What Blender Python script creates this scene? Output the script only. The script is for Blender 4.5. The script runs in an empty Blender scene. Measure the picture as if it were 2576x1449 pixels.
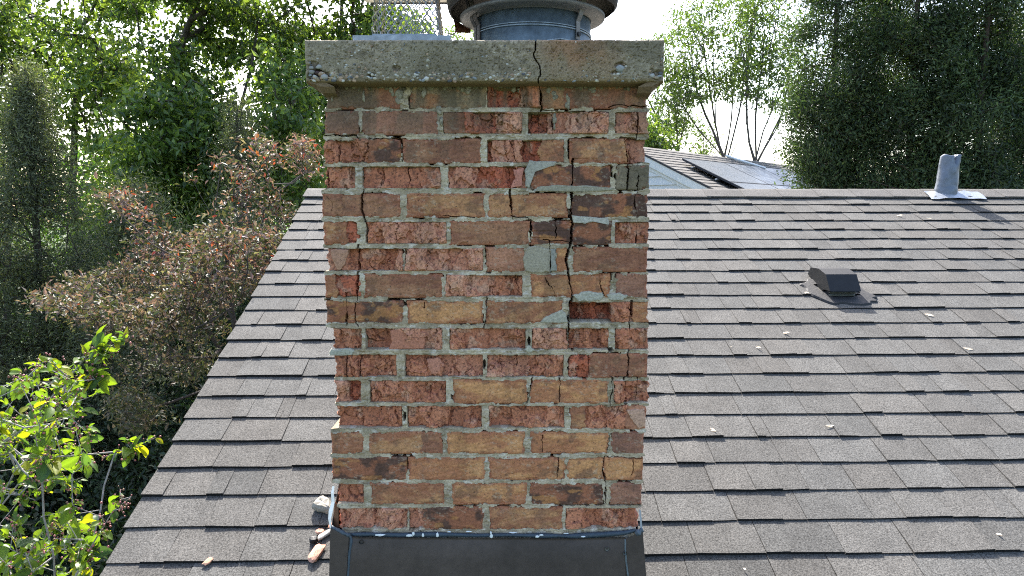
import bpy, math, random
import numpy as np
from mathutils import Vector

# ------------------------------------------------------------------ camera, sky, sun, exposure
sc = bpy.context.scene
H = 5.6                                   # height of the camera above the lawn
PITCH = math.radians(6.0)                 # looking slightly down
F = 1789.0                                # focal length in units of the 2576-wide working picture
cam_d = bpy.data.cameras.new("camera"); cam = bpy.data.objects.new("camera", cam_d)
sc.collection.objects.link(cam); sc.camera = cam
cam.location = (0, 0, H); cam.rotation_euler = (math.radians(90) - PITCH, 0, 0)
cam_d.sensor_width = 36.0; cam_d.lens = F / 2576 * 36.0
cam_d.clip_start = 0.05; cam_d.clip_end = 1200

SUN_EL = math.radians(47.5); SUN_AZ = math.radians(-12.5)     # azimuth from +Y towards +X
world = bpy.data.worlds.new("World"); sc.world = world; world.use_nodes = True
wn = world.node_tree; wn.nodes.clear()
sky = wn.nodes.new("ShaderNodeTexSky"); sky.sky_type = 'NISHITA'; sky.sun_disc = False
sky.sun_elevation = SUN_EL; sky.sun_rotation = SUN_AZ; sky.air_density = 1.0; sky.dust_density = 3.0; sky.ozone_density = 1.0
bg = wn.nodes.new("ShaderNodeBackground"); bg.inputs[1].default_value = 0.15
wo = wn.nodes.new("ShaderNodeOutputWorld")
wn.links.new(sky.outputs[0], bg.inputs[0]); wn.links.new(bg.outputs[0], wo.inputs[0])
sun_d = bpy.data.lights.new("sun", 'SUN'); sun_d.energy = 4.2; sun_d.angle = math.radians(0.53); sun_d.color = (1.0, 0.96, 0.9)
sun = bpy.data.objects.new("sun", sun_d); sc.collection.objects.link(sun)
sdir = Vector((math.sin(SUN_AZ) * math.cos(SUN_EL), math.cos(SUN_AZ) * math.cos(SUN_EL), math.sin(SUN_EL)))
sun.rotation_euler = sdir.to_track_quat('Z', 'Y').to_euler(); sun.location = (0, 0, 30)
sc.view_settings.view_transform = 'Standard'; sc.view_settings.look = 'None'
sc.view_settings.gamma = 1.0; sc.view_settings.use_curve_mapping = False
sc.view_settings.exposure = 2.05
sc.cycles.pixel_filter_type = 'BLACKMAN_HARRIS'; sc.cycles.filter_width = 1.1; sc.cycles.use_denoising = False
sc.cycles.max_bounces = 8; sc.cycles.transparent_max_bounces = 8

rng = np.random.default_rng(7); random.seed(7)
SP, CP = math.sin(PITCH), math.cos(PITCH)

# ------------------------------------------------------------------ helpers
def ray(px, py):
    u = (724.5 - py) / F
    return np.array([(px - 1288) / F, CP + SP * u, -SP + CP * u])
def at(px, py, Y):
    r = ray(px, py); p = r * (Y / r[1]); p[2] += H; return p

def h3(ix, iy, iz, seed=0):
    with np.errstate(over='ignore'):
        n = (ix.astype(np.int64) * 374761393 + iy.astype(np.int64) * 668265263 + iz.astype(np.int64) * 2147483647 + seed * 974634777) & 0xffffffff
        n = ((n ^ (n >> 13)) * 1274126177) & 0xffffffff
        n = ((n ^ (n >> 16)) * 2246822519) & 0xffffffff
        n = n ^ (n >> 15)
    return n.astype(np.float64) / 4294967295.0
def vn(x, y, z=0.0, seed=0):
    x = np.asarray(x, float); y = np.asarray(y, float); z = np.zeros_like(x) + z
    x, y, z = np.broadcast_arrays(x, y, z)
    fx, fy, fz = np.floor(x), np.floor(y), np.floor(z)
    tx, ty, tz = x - fx, y - fy, z - fz
    tx, ty, tz = [t * t * (3 - 2 * t) for t in (tx, ty, tz)]
    r = 0
    for a in (0, 1):
        for b in (0, 1):
            for c in (0, 1):
                w = (tx if a else 1 - tx) * (ty if b else 1 - ty) * (tz if c else 1 - tz)
                r = r + w * h3(fx + a, fy + b, fz + c, seed)
    return r
def fbm(x, y, z=0.0, seed=0, o=4):
    r = 0; a = 0.5; s = 1.0; t = 0
    for i in range(o):
        r = r + a * vn(np.asarray(x) * s, np.asarray(y) * s, np.asarray(z) * s, seed + i); t += a; a *= 0.5; s *= 2.03
    return r / t
def worley(x, y, seed=0):
    fx, fy = np.floor(x), np.floor(y)
    f1 = np.full(x.shape, 9.0); f2 = f1.copy(); idv = np.zeros_like(f1)
    for a in (-1, 0, 1):
        for b in (-1, 0, 1):
            cx, cy = fx + a, fy + b
            px = cx + h3(cx, cy, cx * 0, seed); py = cy + h3(cx, cy, cx * 0 + 1, seed)
            d = np.hypot(px - x, py - y)
            n1 = d < f1
            f2 = np.where(n1, f1, np.minimum(f2, d)); idv = np.where(n1, h3(cx, cy, cx * 0 + 2, seed), idv); f1 = np.where(n1, d, f1)
    return f1, f2, idv
def sst(a, b, x):
    t = np.clip((x - a) / (b - a), 0, 1); return t * t * (3 - 2 * t)
def mixc(a, b, t):
    t = np.asarray(t)[..., None]; return np.asarray(a) * (1 - t) + np.asarray(b) * t

def make_obj(name, me, parent=None, mat=None, **props):
    o = bpy.data.objects.new(name, me); sc.collection.objects.link(o)
    if parent is not None: o.parent = parent
    if mat is not None and me is not None and not me.materials: me.materials.append(mat)
    for k, v in props.items(): o[k] = v
    return o
def empty(name, loc=(0, 0, 0), **props):
    o = bpy.data.objects.new(name, None); o.empty_display_size = 0.1; sc.collection.objects.link(o)
    o.location = [float(v) for v in loc]
    for k, v in props.items(): o[k] = v
    return o
def np_mesh(name, V, faces, col=None, smooth=False):
    """faces: list of int arrays (n,3) and/or (n,4)"""
    V = np.ascontiguousarray(V, dtype=np.float32)
    me = bpy.data.meshes.new(name); me.vertices.add(len(V)); me.vertices.foreach_set("co", V.ravel())
    faces = [np.asarray(f, dtype=np.int32) for f in faces if len(f)]
    nl = sum(f.size for f in faces); npoly = sum(len(f) for f in faces)
    me.loops.add(nl); me.polygons.add(npoly)
    me.loops.foreach_set("vertex_index", np.concatenate([f.ravel() for f in faces]))
    st = []; c = 0
    for f in faces:
        k = f.shape[1]; st.append(c + np.arange(len(f), dtype=np.int32) * k); c += f.size
    me.polygons.foreach_set("loop_start", np.concatenate(st).astype(np.int32))
    me.polygons.foreach_set("use_smooth", np.full(npoly, smooth, dtype=bool))
    me.update(calc_edges=True)
    if col is not None:
        a = me.attributes.new("col", 'FLOAT_COLOR', 'POINT')
        c4 = np.ones((len(V), 4), np.float32); c4[:, :3] = col
        a.data.foreach_set("color", c4.ravel())
    return me

class MB:
    """collects simple solids for one mesh object"""
    def __init__(s): s.v = []; s.f3 = []; s.f4 = []; s.n = 0; s.c = []
    def add(s, V, f3=(), f4=(), col=(1, 1, 1)):
        V = np.asarray(V, float); s.v.append(V)
        if len(f3): s.f3.append(np.asarray(f3) + s.n)
        if len(f4): s.f4.append(np.asarray(f4) + s.n)
        col = np.asarray(col, float)
        s.c.append(np.broadcast_to(col, (len(V), 3)).copy()); s.n += len(V); return s
    def box(s, lo, hi, M=None, o=None, col=(1, 1, 1)):
        x0, y0, z0 = lo; x1, y1, z1 = hi
        V = np.array([[x0, y0, z0], [x1, y0, z0], [x1, y1, z0], [x0, y1, z0], [x0, y0, z1], [x1, y0, z1], [x1, y1, z1], [x0, y1, z1]], float)
        if M is not None: V = V @ np.asarray(M, float)
        if o is not None: V = V + np.asarray(o)
        return s.add(V, f4=[[0, 3, 2, 1], [4, 5, 6, 7], [0, 1, 5, 4], [1, 2, 6, 5], [2, 3, 7, 6], [3, 0, 4, 7]], col=col)
    def tube(s, pts, r, n=8, col=(1, 1, 1), cap=True):
        P = np.asarray(pts, float); r = np.broadcast_to(np.asarray(r, float), (len(P),))
        T = np.gradient(P, axis=0); T /= np.linalg.norm(T, axis=1)[:, None] + 1e-9
        ref = np.array([0, 0, 1.0]) if abs(T[0][2]) < 0.9 else np.array([1.0, 0, 0])
        V = []
        for i in range(len(P)):
            a = np.cross(T[i], ref); a /= np.linalg.norm(a) + 1e-9; b = np.cross(T[i], a); ref = -b if False else np.cross(a, T[i])
            ang = np.arange(n) / n * 2 * np.pi
            V.append(P[i] + r[i] * (np.cos(ang)[:, None] * a + np.sin(ang)[:, None] * b))
        V = np.concatenate(V); f = []
        for i in range(len(P) - 1):
            for k in range(n):
                k2 = (k + 1) % n; f.append([i * n + k, i * n + k2, (i + 1) * n + k2, (i + 1) * n + k])
        f3 = []
        if cap:
            c0 = len(V); V = np.vstack([V, P[0], P[-1]])
            for k in range(n):
                k2 = (k + 1) % n; f3 += [[c0, k2, k], [c0 + 1, (len(P) - 1) * n + k, (len(P) - 1) * n + k2]]
        return s.add(V, f3=f3, f4=f, col=col)
    def lathe(s, prof, c, n=48, a0=0.0, a1=2 * math.pi, fn=None, col=(1, 1, 1)):
        full = abs(a1 - a0 - 2 * math.pi) < 1e-6; m = n if full else n + 1
        ang = a0 + (a1 - a0) * np.arange(m) / n; V = []
        for (r, z) in prof:
            V.append(np.stack([r * np.cos(ang), r * np.sin(ang), np.full(m, z)], 1))
        V = np.concatenate(V)
        if fn is not None: V = fn(V)
        V = V + np.asarray(c); f = []
        for i in range(len(prof) - 1):
            for k in range(n):
                k2 = (k + 1) % m; f.append([i * m + k, i * m + k2, (i + 1) * m + k2, (i + 1) * m + k])
        return s.add(V, f4=f, col=col)
    def build(s, name, mat, parent=None, smooth=False, **props):
        V = np.concatenate(s.v); fs = []
        if s.f3: fs.append(np.concatenate(s.f3))
        if s.f4: fs.append(np.concatenate(s.f4))
        me = np_mesh(name, V, fs, np.concatenate(s.c), smooth)
        return make_obj(name, me, parent, mat, **props)

# ------------------------------------------------------------------ materials
def mat_new(name):
    m = bpy.data.materials.new(name); m.use_nodes = True; nt = m.node_tree; nt.nodes.clear()
    out = nt.nodes.new("ShaderNodeOutputMaterial"); return m, nt, out
def N(nt, t, **kw):
    n = nt.nodes.new(t)
    for k, v in kw.items():
        if k.startswith("i_"):
            key = k[2:]; key = int(key) if key.isdigit() else key
            n.inputs[key].default_value = v
        else: setattr(n, k, v)
    return n
def ramp(nt, src, stops):
    r = nt.nodes.new("ShaderNodeValToRGB"); e = r.color_ramp.elements
    while len(e) < len(stops): e.new(0.5)
    for el, (p, c) in zip(e, stops):
        el.position = p; el.color = (*c, 1) if len(c) == 3 else c
    nt.links.new(src, r.inputs[0]); return r
def surf_mat(name, base=None, rough=0.85, scale=80, amp=0.35, bump=0.0, bscale=None, metallic=0.0, detail=6, spec=0.3, speck=None, attr=True, big=None):
    """base colour = attribute 'col' (or a flat base) times a procedural grain"""
    m, nt, out = mat_new(name); L = nt.links.new
    b = N(nt, "ShaderNodeBsdfPrincipled"); b.inputs["Roughness"].default_value = rough
    b.inputs["Metallic"].default_value = metallic; b.inputs["Specular IOR Level"].default_value = spec
    tc = N(nt, "ShaderNodeNewGeometry")
    no = N(nt, "ShaderNodeTexNoise"); no.inputs["Scale"].default_value = scale; no.inputs["Detail"].default_value = detail; no.inputs["Roughness"].default_value = 0.65
    L(tc.outputs["Position"], no.inputs["Vector"])
    r = ramp(nt, no.outputs["Fac"], [(0.25, (1 - amp,) * 3), (0.75, (1 + amp,) * 3)])
    mx = N(nt, "ShaderNodeMix", data_type='RGBA', blend_type='MULTIPLY'); mx.inputs["Factor"].default_value = 1.0
    if attr:
        a = N(nt, "ShaderNodeAttribute", attribute_name="col"); csrc = a.outputs["Color"]
        if base is not None:
            m2 = N(nt, "ShaderNodeMix", data_type='RGBA', blend_type='MULTIPLY'); m2.inputs["Factor"].default_value = 1.0
            L(csrc, m2.inputs["A"]); m2.inputs["B"].default_value = (*base, 1); csrc = m2.outputs["Result"]
        L(csrc, mx.inputs["A"])
    else: mx.inputs["A"].default_value = (*base, 1)
    L(r.outputs[0], mx.inputs["B"]); fin = mx.outputs["Result"]
    if big:
        nb_ = N(nt, "ShaderNodeTexNoise"); nb_.inputs["Scale"].default_value = big[0]; nb_.inputs["Detail"].default_value = 4; L(tc.outputs["Position"], nb_.inputs["Vector"])
        rb_ = ramp(nt, nb_.outputs["Fac"], [(0.3, (1 - big[1],) * 3), (0.7, (1 + big[1],) * 3)]); mb_ = N(nt, "ShaderNodeMix", data_type='RGBA', blend_type='MULTIPLY'); mb_.inputs["Factor"].default_value = 1.0
        L(fin, mb_.inputs["A"]); L(rb_.outputs[0], mb_.inputs["B"]); fin = mb_.outputs["Result"]
    if speck:
        n2 = N(nt, "ShaderNodeTexNoise"); n2.inputs["Scale"].default_value = speck[0]; n2.inputs["Detail"].default_value = 2
        L(tc.outputs["Position"], n2.inputs["Vector"])
        r2 = ramp(nt, n2.outputs["Fac"], [(speck[1], (0, 0, 0)), (speck[1] + 0.04, (1, 1, 1))])
        m3 = N(nt, "ShaderNodeMix", data_type='RGBA'); L(r2.outputs[0], m3.inputs["Factor"]); L(fin, m3.inputs["A"]); m3.inputs["B"].default_value = (*speck[2], 1)
        fin = m3.outputs["Result"]
    L(fin, b.inputs["Base Color"])
    if bump:
        bn = N(nt, "ShaderNodeTexNoise"); bn.inputs["Scale"].default_value = bscale or scale * 2; bn.inputs["Detail"].default_value = 5
        L(tc.outputs["Position"], bn.inputs["Vector"])
        bp = N(nt, "ShaderNodeBump"); bp.inputs["Strength"].default_value = 0.7; bp.inputs["Distance"].default_value = bump
        L(bn.outputs["Fac"], bp.inputs["Height"]); L(bp.outputs[0], b.inputs["Normal"])
    L(b.outputs[0], out.inputs[0]); return m
def leaf_mat(name, trans=0.45, rough=0.45, tint=(1, 1, 1), ttint=(1.2, 1.35, 0.55), spec=0.4):
    m, nt, out = mat_new(name); L = nt.links.new
    a = N(nt, "ShaderNodeAttribute", attribute_name="col")
    b = N(nt, "ShaderNodeBsdfPrincipled"); b.inputs["Roughness"].default_value = rough; b.inputs["Specular IOR Level"].default_value = spec
    L(a.outputs["Color"], b.inputs["Base Color"])
    t = N(nt, "ShaderNodeBsdfTranslucent")
    mx = N(nt, "ShaderNodeMix", data_type='RGBA', blend_type='MULTIPLY'); mx.inputs["Factor"].default_value = 1.0
    L(a.outputs["Color"], mx.inputs["A"]); mx.inputs["B"].default_value = (*ttint, 1); mx.clamp_result = False
    L(mx.outputs["Result"], t.inputs["Color"])
    s = N(nt, "ShaderNodeMixShader"); s.inputs[0].default_value = trans
    L(b.outputs[0], s.inputs[1]); L(t.outputs[0], s.inputs[2]); L(s.outputs[0], out.inputs[0]); return m

M_brick = surf_mat("fired_clay", scale=170, amp=0.42, bump=0.0012, bscale=420, rough=0.9, speck=(330, 0.66, (0.05, 0.03, 0.025)))
M_mortar = surf_mat("cement_mortar", scale=190, amp=0.4, bump=0.0014, bscale=500, rough=0.95)
M_conc = surf_mat("weathered_concrete", scale=380, amp=0.5, bump=0.001, bscale=900, rough=0.95, speck=(300, 0.72, (0.42, 0.38, 0.3)))
M_peb = surf_mat("pebble", scale=200, amp=0.25, rough=0.6)
M_shingle = surf_mat("asphalt_shingle", scale=200, amp=1.0, bump=0.002, bscale=300, rough=0.95, detail=3, spec=0.2, big=(9, 0.13))
M_flash = surf_mat("painted_flashing", base=(0.056, 0.042, 0.035), scale=55, amp=0.22, rough=0.6, attr=False, bump=0.002, bscale=7, big=(5, 0.22))
M_seal = surf_mat("sealant", scale=150, amp=0.3, rough=0.5, bump=0.002, bscale=90)
M_galv = surf_mat("galvanised_steel", base=(.75, .75, .75), scale=45, amp=0.4, rough=0.5, metallic=0.55, bump=0.0004, bscale=60)
M_dkmetal = surf_mat("dark_hood_metal", base=(.7, .7, .7), scale=40, amp=0.35, rough=0.55, metallic=0.3, bump=0.0006, bscale=60)
M_lead = surf_mat("lead_sheet", base=(.75, .75, .75), scale=30, amp=0.2, rough=0.42, metallic=0.5, bump=0.002, bscale=25)
M_plastic = surf_mat("black_plastic", base=(.7, .7, .7), scale=30, amp=0.2, rough=0.55, spec=0.2)
M_plain = surf_mat("painted", scale=14, amp=0.08, rough=0.6)
M_tar = surf_mat("roofing_tar", scale=60, amp=0.3, rough=0.7, bump=0.003, bscale=60)
M_bark = surf_mat("bark", scale=40, amp=0.45, rough=0.9, bump=0.006, bscale=30)
M_ground = surf_mat("lawn", base=(0.04, 0.06, 0.02), scale=1.5, amp=0.5, attr=False, rough=0.95)
M_leaf = leaf_mat("leaf", trans=0.5, rough=0.38, ttint=(1.35, 1.3, 0.5), spec=0.55)
M_leafsoft = leaf_mat("conifer_spray", trans=0.35, rough=0.5, ttint=(1.2, 1.3, 0.6))
M_copper = leaf_mat("glossy_copper_leaf", trans=0.35, rough=0.55, ttint=(1.12, 1.0, 0.65), spec=0.4)
M_big = leaf_mat("broad_leaf", trans=0.55, rough=0.45, ttint=(1.5, 1.45, 0.35))
# ------------------------------------------------------------------ the roof plane
YAW = math.radians(1.5); SL = math.radians(22.8)
RU = np.array([math.cos(YAW), math.sin(YAW), 0.0])                     # along the ridge
RD = np.array([math.sin(YAW) * math.cos(SL), -math.cos(YAW) * math.cos(SL), -math.sin(SL)])   # down the slope
RN = np.cross(RU, RD) * -1.0
if RN[2] < 0: RN = -RN
R0 = at(785, 481, 5.176)                                               # left end of the ridge
def rp(u, v, w=0.0): return R0 + RU * u + RD * v + RN * w
def onroof(px, py):
    r = ray(px, py); o = np.array([0, 0, H]); t = np.dot(R0 - o, RN) / np.dot(r, RN); p = o + r * t
    return np.dot(p - R0, RU), np.dot(p - R0, RD)
RM = np.array([RU, RD, RN])                                            # rows: local axes -> world

# ground
g = MB(); g.add([[-300, -60, 0], [300, -60, 0], [300, 500, 0], [-300, 500, 0]], f4=[[0, 1, 2, 3]])
g.build("ground", M_ground, kind="structure")

house = empty("house", (R0[0], R0[1], 0), label="low house with grey brown shingle roof running behind the brick chimney", category="house")
def hchild(o):
    o.parent = house; o.location = [-house.location[0] + o.location[0], -house.location[1] + o.location[1], o.location[2]]; return o
EXPO = 0.1435; RW = 8.6; NC = 33
rake_u = lambda v: -0.0 + 0.028 * v
pieces = []                                                            # (course, u0, u1, blocks)
for k in range(-1, NC):
    vb = 0.117 + EXPO * (k + 1); u = -0.02 + rake_u(vb) + rng.uniform(-0.006, 0.006); first = True
    tilt = rng.uniform(-0.0015, 0.0015)
    while u < RW:
        w = rng.choice([rng.uniform(0.21, 0.29), rng.uniform(0.14, 0.21), rng.uniform(0.05, 0.1)], p=[0.66, 0.27, 0.07])
        if first: w = rng.uniform(0.1, 0.28); first = False
        u1 = min(u + w, RW); a = rng.uniform(0.25, 0.75)
        tint = np.clip(rng.normal(0.98, 0.05), 0.86, 1.1); hue = rng.uniform(-1, 1)
        th = [rng.uniform(0.010, 0.0125) if rng.random() < 0.5 else rng.uniform(0.006, 0.0075) for _ in range(2)]
        pieces.append((k, u, u1, vb, a, th, tint, hue, rng.uniform(-0.0022, 0.0022, 4)))
        u = u1 + 0.0022
def shingle_geo(mb, pc):
    k, u0, u1, vb, a, th, tint, hue, jit = pc
    um = u0 + (u1 - u0) * a; lift = rng.random() < 0.0
    base = np.array([0.0775, 0.0745, 0.0685]) * tint + hue * np.array([0.0016, 0.0002, -0.0008])
    wv = lambda u_: 0.011 * (float(fbm(u_ * 1.6 + k * 7.7, k * 3.1, o=3, seed=90)) - .5) + 0.004 * (float(vn(u_ * 9, k * 5.3, seed=91)) - .5)
    for j, (ua, ub) in enumerate(((u0, um), (um, u1))):
        t = th[j]; c = base * (1.0 if j == 0 else (1 + 0.07 * jit[2] / 0.0022))
        vt = vb - EXPO - 0.03
        nseg = 1
        e0, e1 = (jit[0], (jit[0] + jit[1]) / 2) if j == 0 else ((jit[0] + jit[1]) / 2, jit[1])
        e0_, e1_ = e0, e1; e0 = e0 + wv(ua); e1 = e1 + wv(ub); t0, t1 = t, t * (1 + .25 * jit[3] / .0022)
        P = [[ua, vt, -0.012], [ub, vt, -0.012], [ub, vb + e1, -0.01], [ua, vb + e0, -0.01],
             [ua, vt, -0.001], [ub, vt, -0.001], [ub, vb + e1, t1], [ua, vb + e0, t0]]
        V = R0 + np.array(P) @ RM
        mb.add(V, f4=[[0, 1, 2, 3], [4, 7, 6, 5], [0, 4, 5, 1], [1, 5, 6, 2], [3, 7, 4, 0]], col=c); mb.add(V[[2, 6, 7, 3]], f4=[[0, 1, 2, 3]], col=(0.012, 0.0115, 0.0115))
cen = []
for i, pc in enumerate(pieces):
    um = (pc[1] + pc[2]) / 2; p = rp(um, pc[3] - 0.07); d = p - np.array([0, 0, H])
    fz = d[1] * CP - d[2] * SP
    sx = d[0] / max(fz, 0.01) * F; sy = (d[2] * CP + d[1] * SP) / max(fz, 0.01) * F
    vis = fz > 0.5 and abs(sx) < 1420 and sy > -800 and not (-450 < sx < 320 and fz > 1.6)
    cen.append((-(1.0 / fz) * (pc[2] - pc[1]) if vis else 1.0, i))
cen.sort(); near = set(i for s_, i in cen[:295] if s_ < 0)
rest = MB()
for i, pc in enumerate(pieces):
    if i in near:
        b = MB(); shingle_geo(b, pc); hchild(b.build("shingle", M_shingle))
    else: shingle_geo(rest, pc)
hchild(rest.build("shingle_courses", M_shingle, kind="stuff"))
# ridge caps: overlapping folded pieces
uu = -0.03
while uu < RW:
    b = MB(); L_ = 0.30; c = np.array([0.09, 0.0845, 0.078]) * rng.uniform(0.9, 1.08); t = 0.006
    yb = [R0 + RU * (uu) + RD * 0.15 + RN * 0.014, R0 + RU * (uu + L_) + RD * 0.15 + RN * 0.010]
    j = rng.uniform(-0.003, 0.003)
    back = np.array([-RD[0], -RD[1], RD[2]])
    prof = [RD * (0.148 + j) + RN * 0.009, RD * (0.148 + j) + RN * 0.019, RD * 0.03 + RN * 0.021, np.array([0, 0, 0.018]), back * 0.03 + np.array([0, 0, 0.016]), back * 0.15]
    V = np.array([R0 + RU * uu + p + (0, 0, .003) for p in prof] + [R0 + RU * (uu + L_) + p for p in prof]); n_ = len(prof)
    b.add(V, f4=[[i, i + n_, i + n_ + 1, i + 1] for i in range(n_ - 1)] + [[0, n_ - 1, 2 * n_ - 1, n_]], f3=[[0, i, i + 1] for i in range(1, n_ - 1)], col=c)
    hchild(b.build("ridge_cap", M_shingle)); uu += 0.27 if uu > -0.02 else 0.16
# deck, back slope, rake trim, walls
VL = 0.125 + EXPO * NC
b = MB(); V = [rp(-0.005, 0, -0.013), rp(RW, 0, -0.013), rp(RW, VL, -0.013), rp(-0.005 + rake_u(VL), VL, -0.013)]
V += [p - np.array([0, 0, 0.02]) for p in V]
b.add(V, f4=[[0, 3, 2, 1], [4, 5, 6, 7], [0, 1, 5, 4], [1, 2, 6, 5], [2, 3, 7, 6], [3, 0, 4, 7]], col=(0.12, 0.1, 0.08)); hchild(b.build("roof_deck", M_plain))
b = MB(); back = np.array([-math.sin(YAW) * math.cos(SL), math.cos(YAW) * math.cos(SL), -math.sin(SL)])
V = [R0 + RU * 0 + back * 0.02, R0 + RU * RW + back * 0.02, R0 + RU * RW + back * 4.8, R0 + back * 4.8]; V += [p - np.array([0, 0, 0.03]) for p in V]
b.add(V, f4=[[0, 1, 2, 3], [7, 6, 5, 4], [0, 4, 5, 1], [1, 5, 6, 2], [2, 6, 7, 3], [3, 7, 4, 0]], col=(0.14, 0.128, 0.115)); hchild(b.build("back_slope", M_shingle))
for nm, du, w0, w1, c in (("drip_edge", -0.012, -0.06, -0.006, (0.05, 0.04, 0.035)), ("rake_board", 0.002, -0.2, -0.034, (0.5, 0.48, 0.44))):
    b = MB()
    P = []
    for (uo, ww) in ((du, w0), (du + 0.02, w0), (du + 0.02, w1), (du, w1)): P.append(rp(uo, 0.02, ww))
    for (uo, ww) in ((du, w0), (du + 0.02, w0), (du + 0.02, w1), (du, w1)): P.append(rp(uo + rake_u(VL), VL, ww))
    b.add(P, f4=[[0, 1, 2, 3], [7, 6, 5, 4], [0, 4, 5, 1], [1, 5, 6, 2], [2, 6, 7, 3], [3, 7, 4, 0]], col=c); hchild(b.build(nm, M_plain))
# gable wall with lap siding, front and back walls
ridge_z = R0[2]
for i in range(26):
    z0 = 0.3 + i * 0.2; z1 = z0 + 0.2
    if z1 > ridge_z - 0.25: z1 = ridge_z - 0.25
    hw = min(4.1, (ridge_z - 0.22 - z1) / math.tan(SL)); hw0 = min(4.1, (ridge_z - 0.22 - z0) / math.tan(SL))
    b = MB(); P = [R0 + RU * 0.14 + np.array([-0.012, 0, 0]), ]
    o = R0 + RU * 0.14; f_ = np.array([math.sin(YAW), -math.cos(YAW), 0])
    def q(a, z, off): p = o + f_ * a + RU * off; p[2] = z; return p
    V = [q(hw0, z0, -0.022), q(-hw0, z0, -0.022), q(-hw, z1, -0.006), q(hw, z1, -0.006), q(hw0, z0, 0.01), q(-hw0, z0, 0.01), q(-hw, z1, 0.01), q(hw, z1, 0.01)]
    b.add(V, f4=[[0, 1, 2, 3], [7, 6, 5, 4], [0, 4, 5, 1], [1, 5, 6, 2], [2, 6, 7, 3], [3, 7, 4, 0]], col=(0.42, 0.4, 0.36)); hchild(b.build("siding_board", M_plain))
b = MB(); b.box((0.16, -4.08, 0), (RW, -4.0, ridge_z - 1.9), M=np.array([RU, [-math.sin(YAW), math.cos(YAW), 0], [0, 0, 1]]), o=(R0[0], R0[1], 0), col=(0.42, 0.4, 0.36))
b.box((0.16, 4.0, 0), (RW, 4.08, ridge_z - 1.9), M=np.array([RU, [-math.sin(YAW), math.cos(YAW), 0], [0, 0, 1]]), o=(R0[0], R0[1], 0), col=(0.42, 0.4, 0.36))
hchild(b.build("wall", M_plain))
# ------------------------------------------------------------------ the chimney
YF = 1.81                                                              # distance of its front face
def fx(px, py=780): return at(px, py, YF)[0]
def fz(py): return at(1288, py, YF)[2]
TYPES = dict(                                                          # colour a, colour b, roughness of relief, spalled
    T=((0.37, 0.19, 0.092), (0.26, 0.11, 0.06), 0), O=((0.45, 0.225, 0.10), (0.33, 0.14, 0.07), 0), B=((0.29, 0.142, 0.08), (0.21, 0.09, 0.055), 0),
    D=((0.088, 0.046, 0.033), (0.24, 0.095, 0.052), 0), R=((0.43, 0.175, 0.10), (0.33, 0.122, 0.07), 1), P=((0.50, 0.245, 0.16), (0.40, 0.165, 0.105), 1),
    V=((0.14, 0.115, 0.08), (0.165, 0.132, 0.09), 0), U=((0.27, 0.13, 0.085), (0.20, 0.095, 0.065), 0), M=((0.25, 0.18, 0.11), (0.30, 0.14, 0.07), 0),
    K=((0.38, 0.11, 0.06), (0.30, 0.085, 0.048), 1), C=((0.36, 0.17, 0.105), (0.29, 0.13, 0.08), 0))
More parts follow.
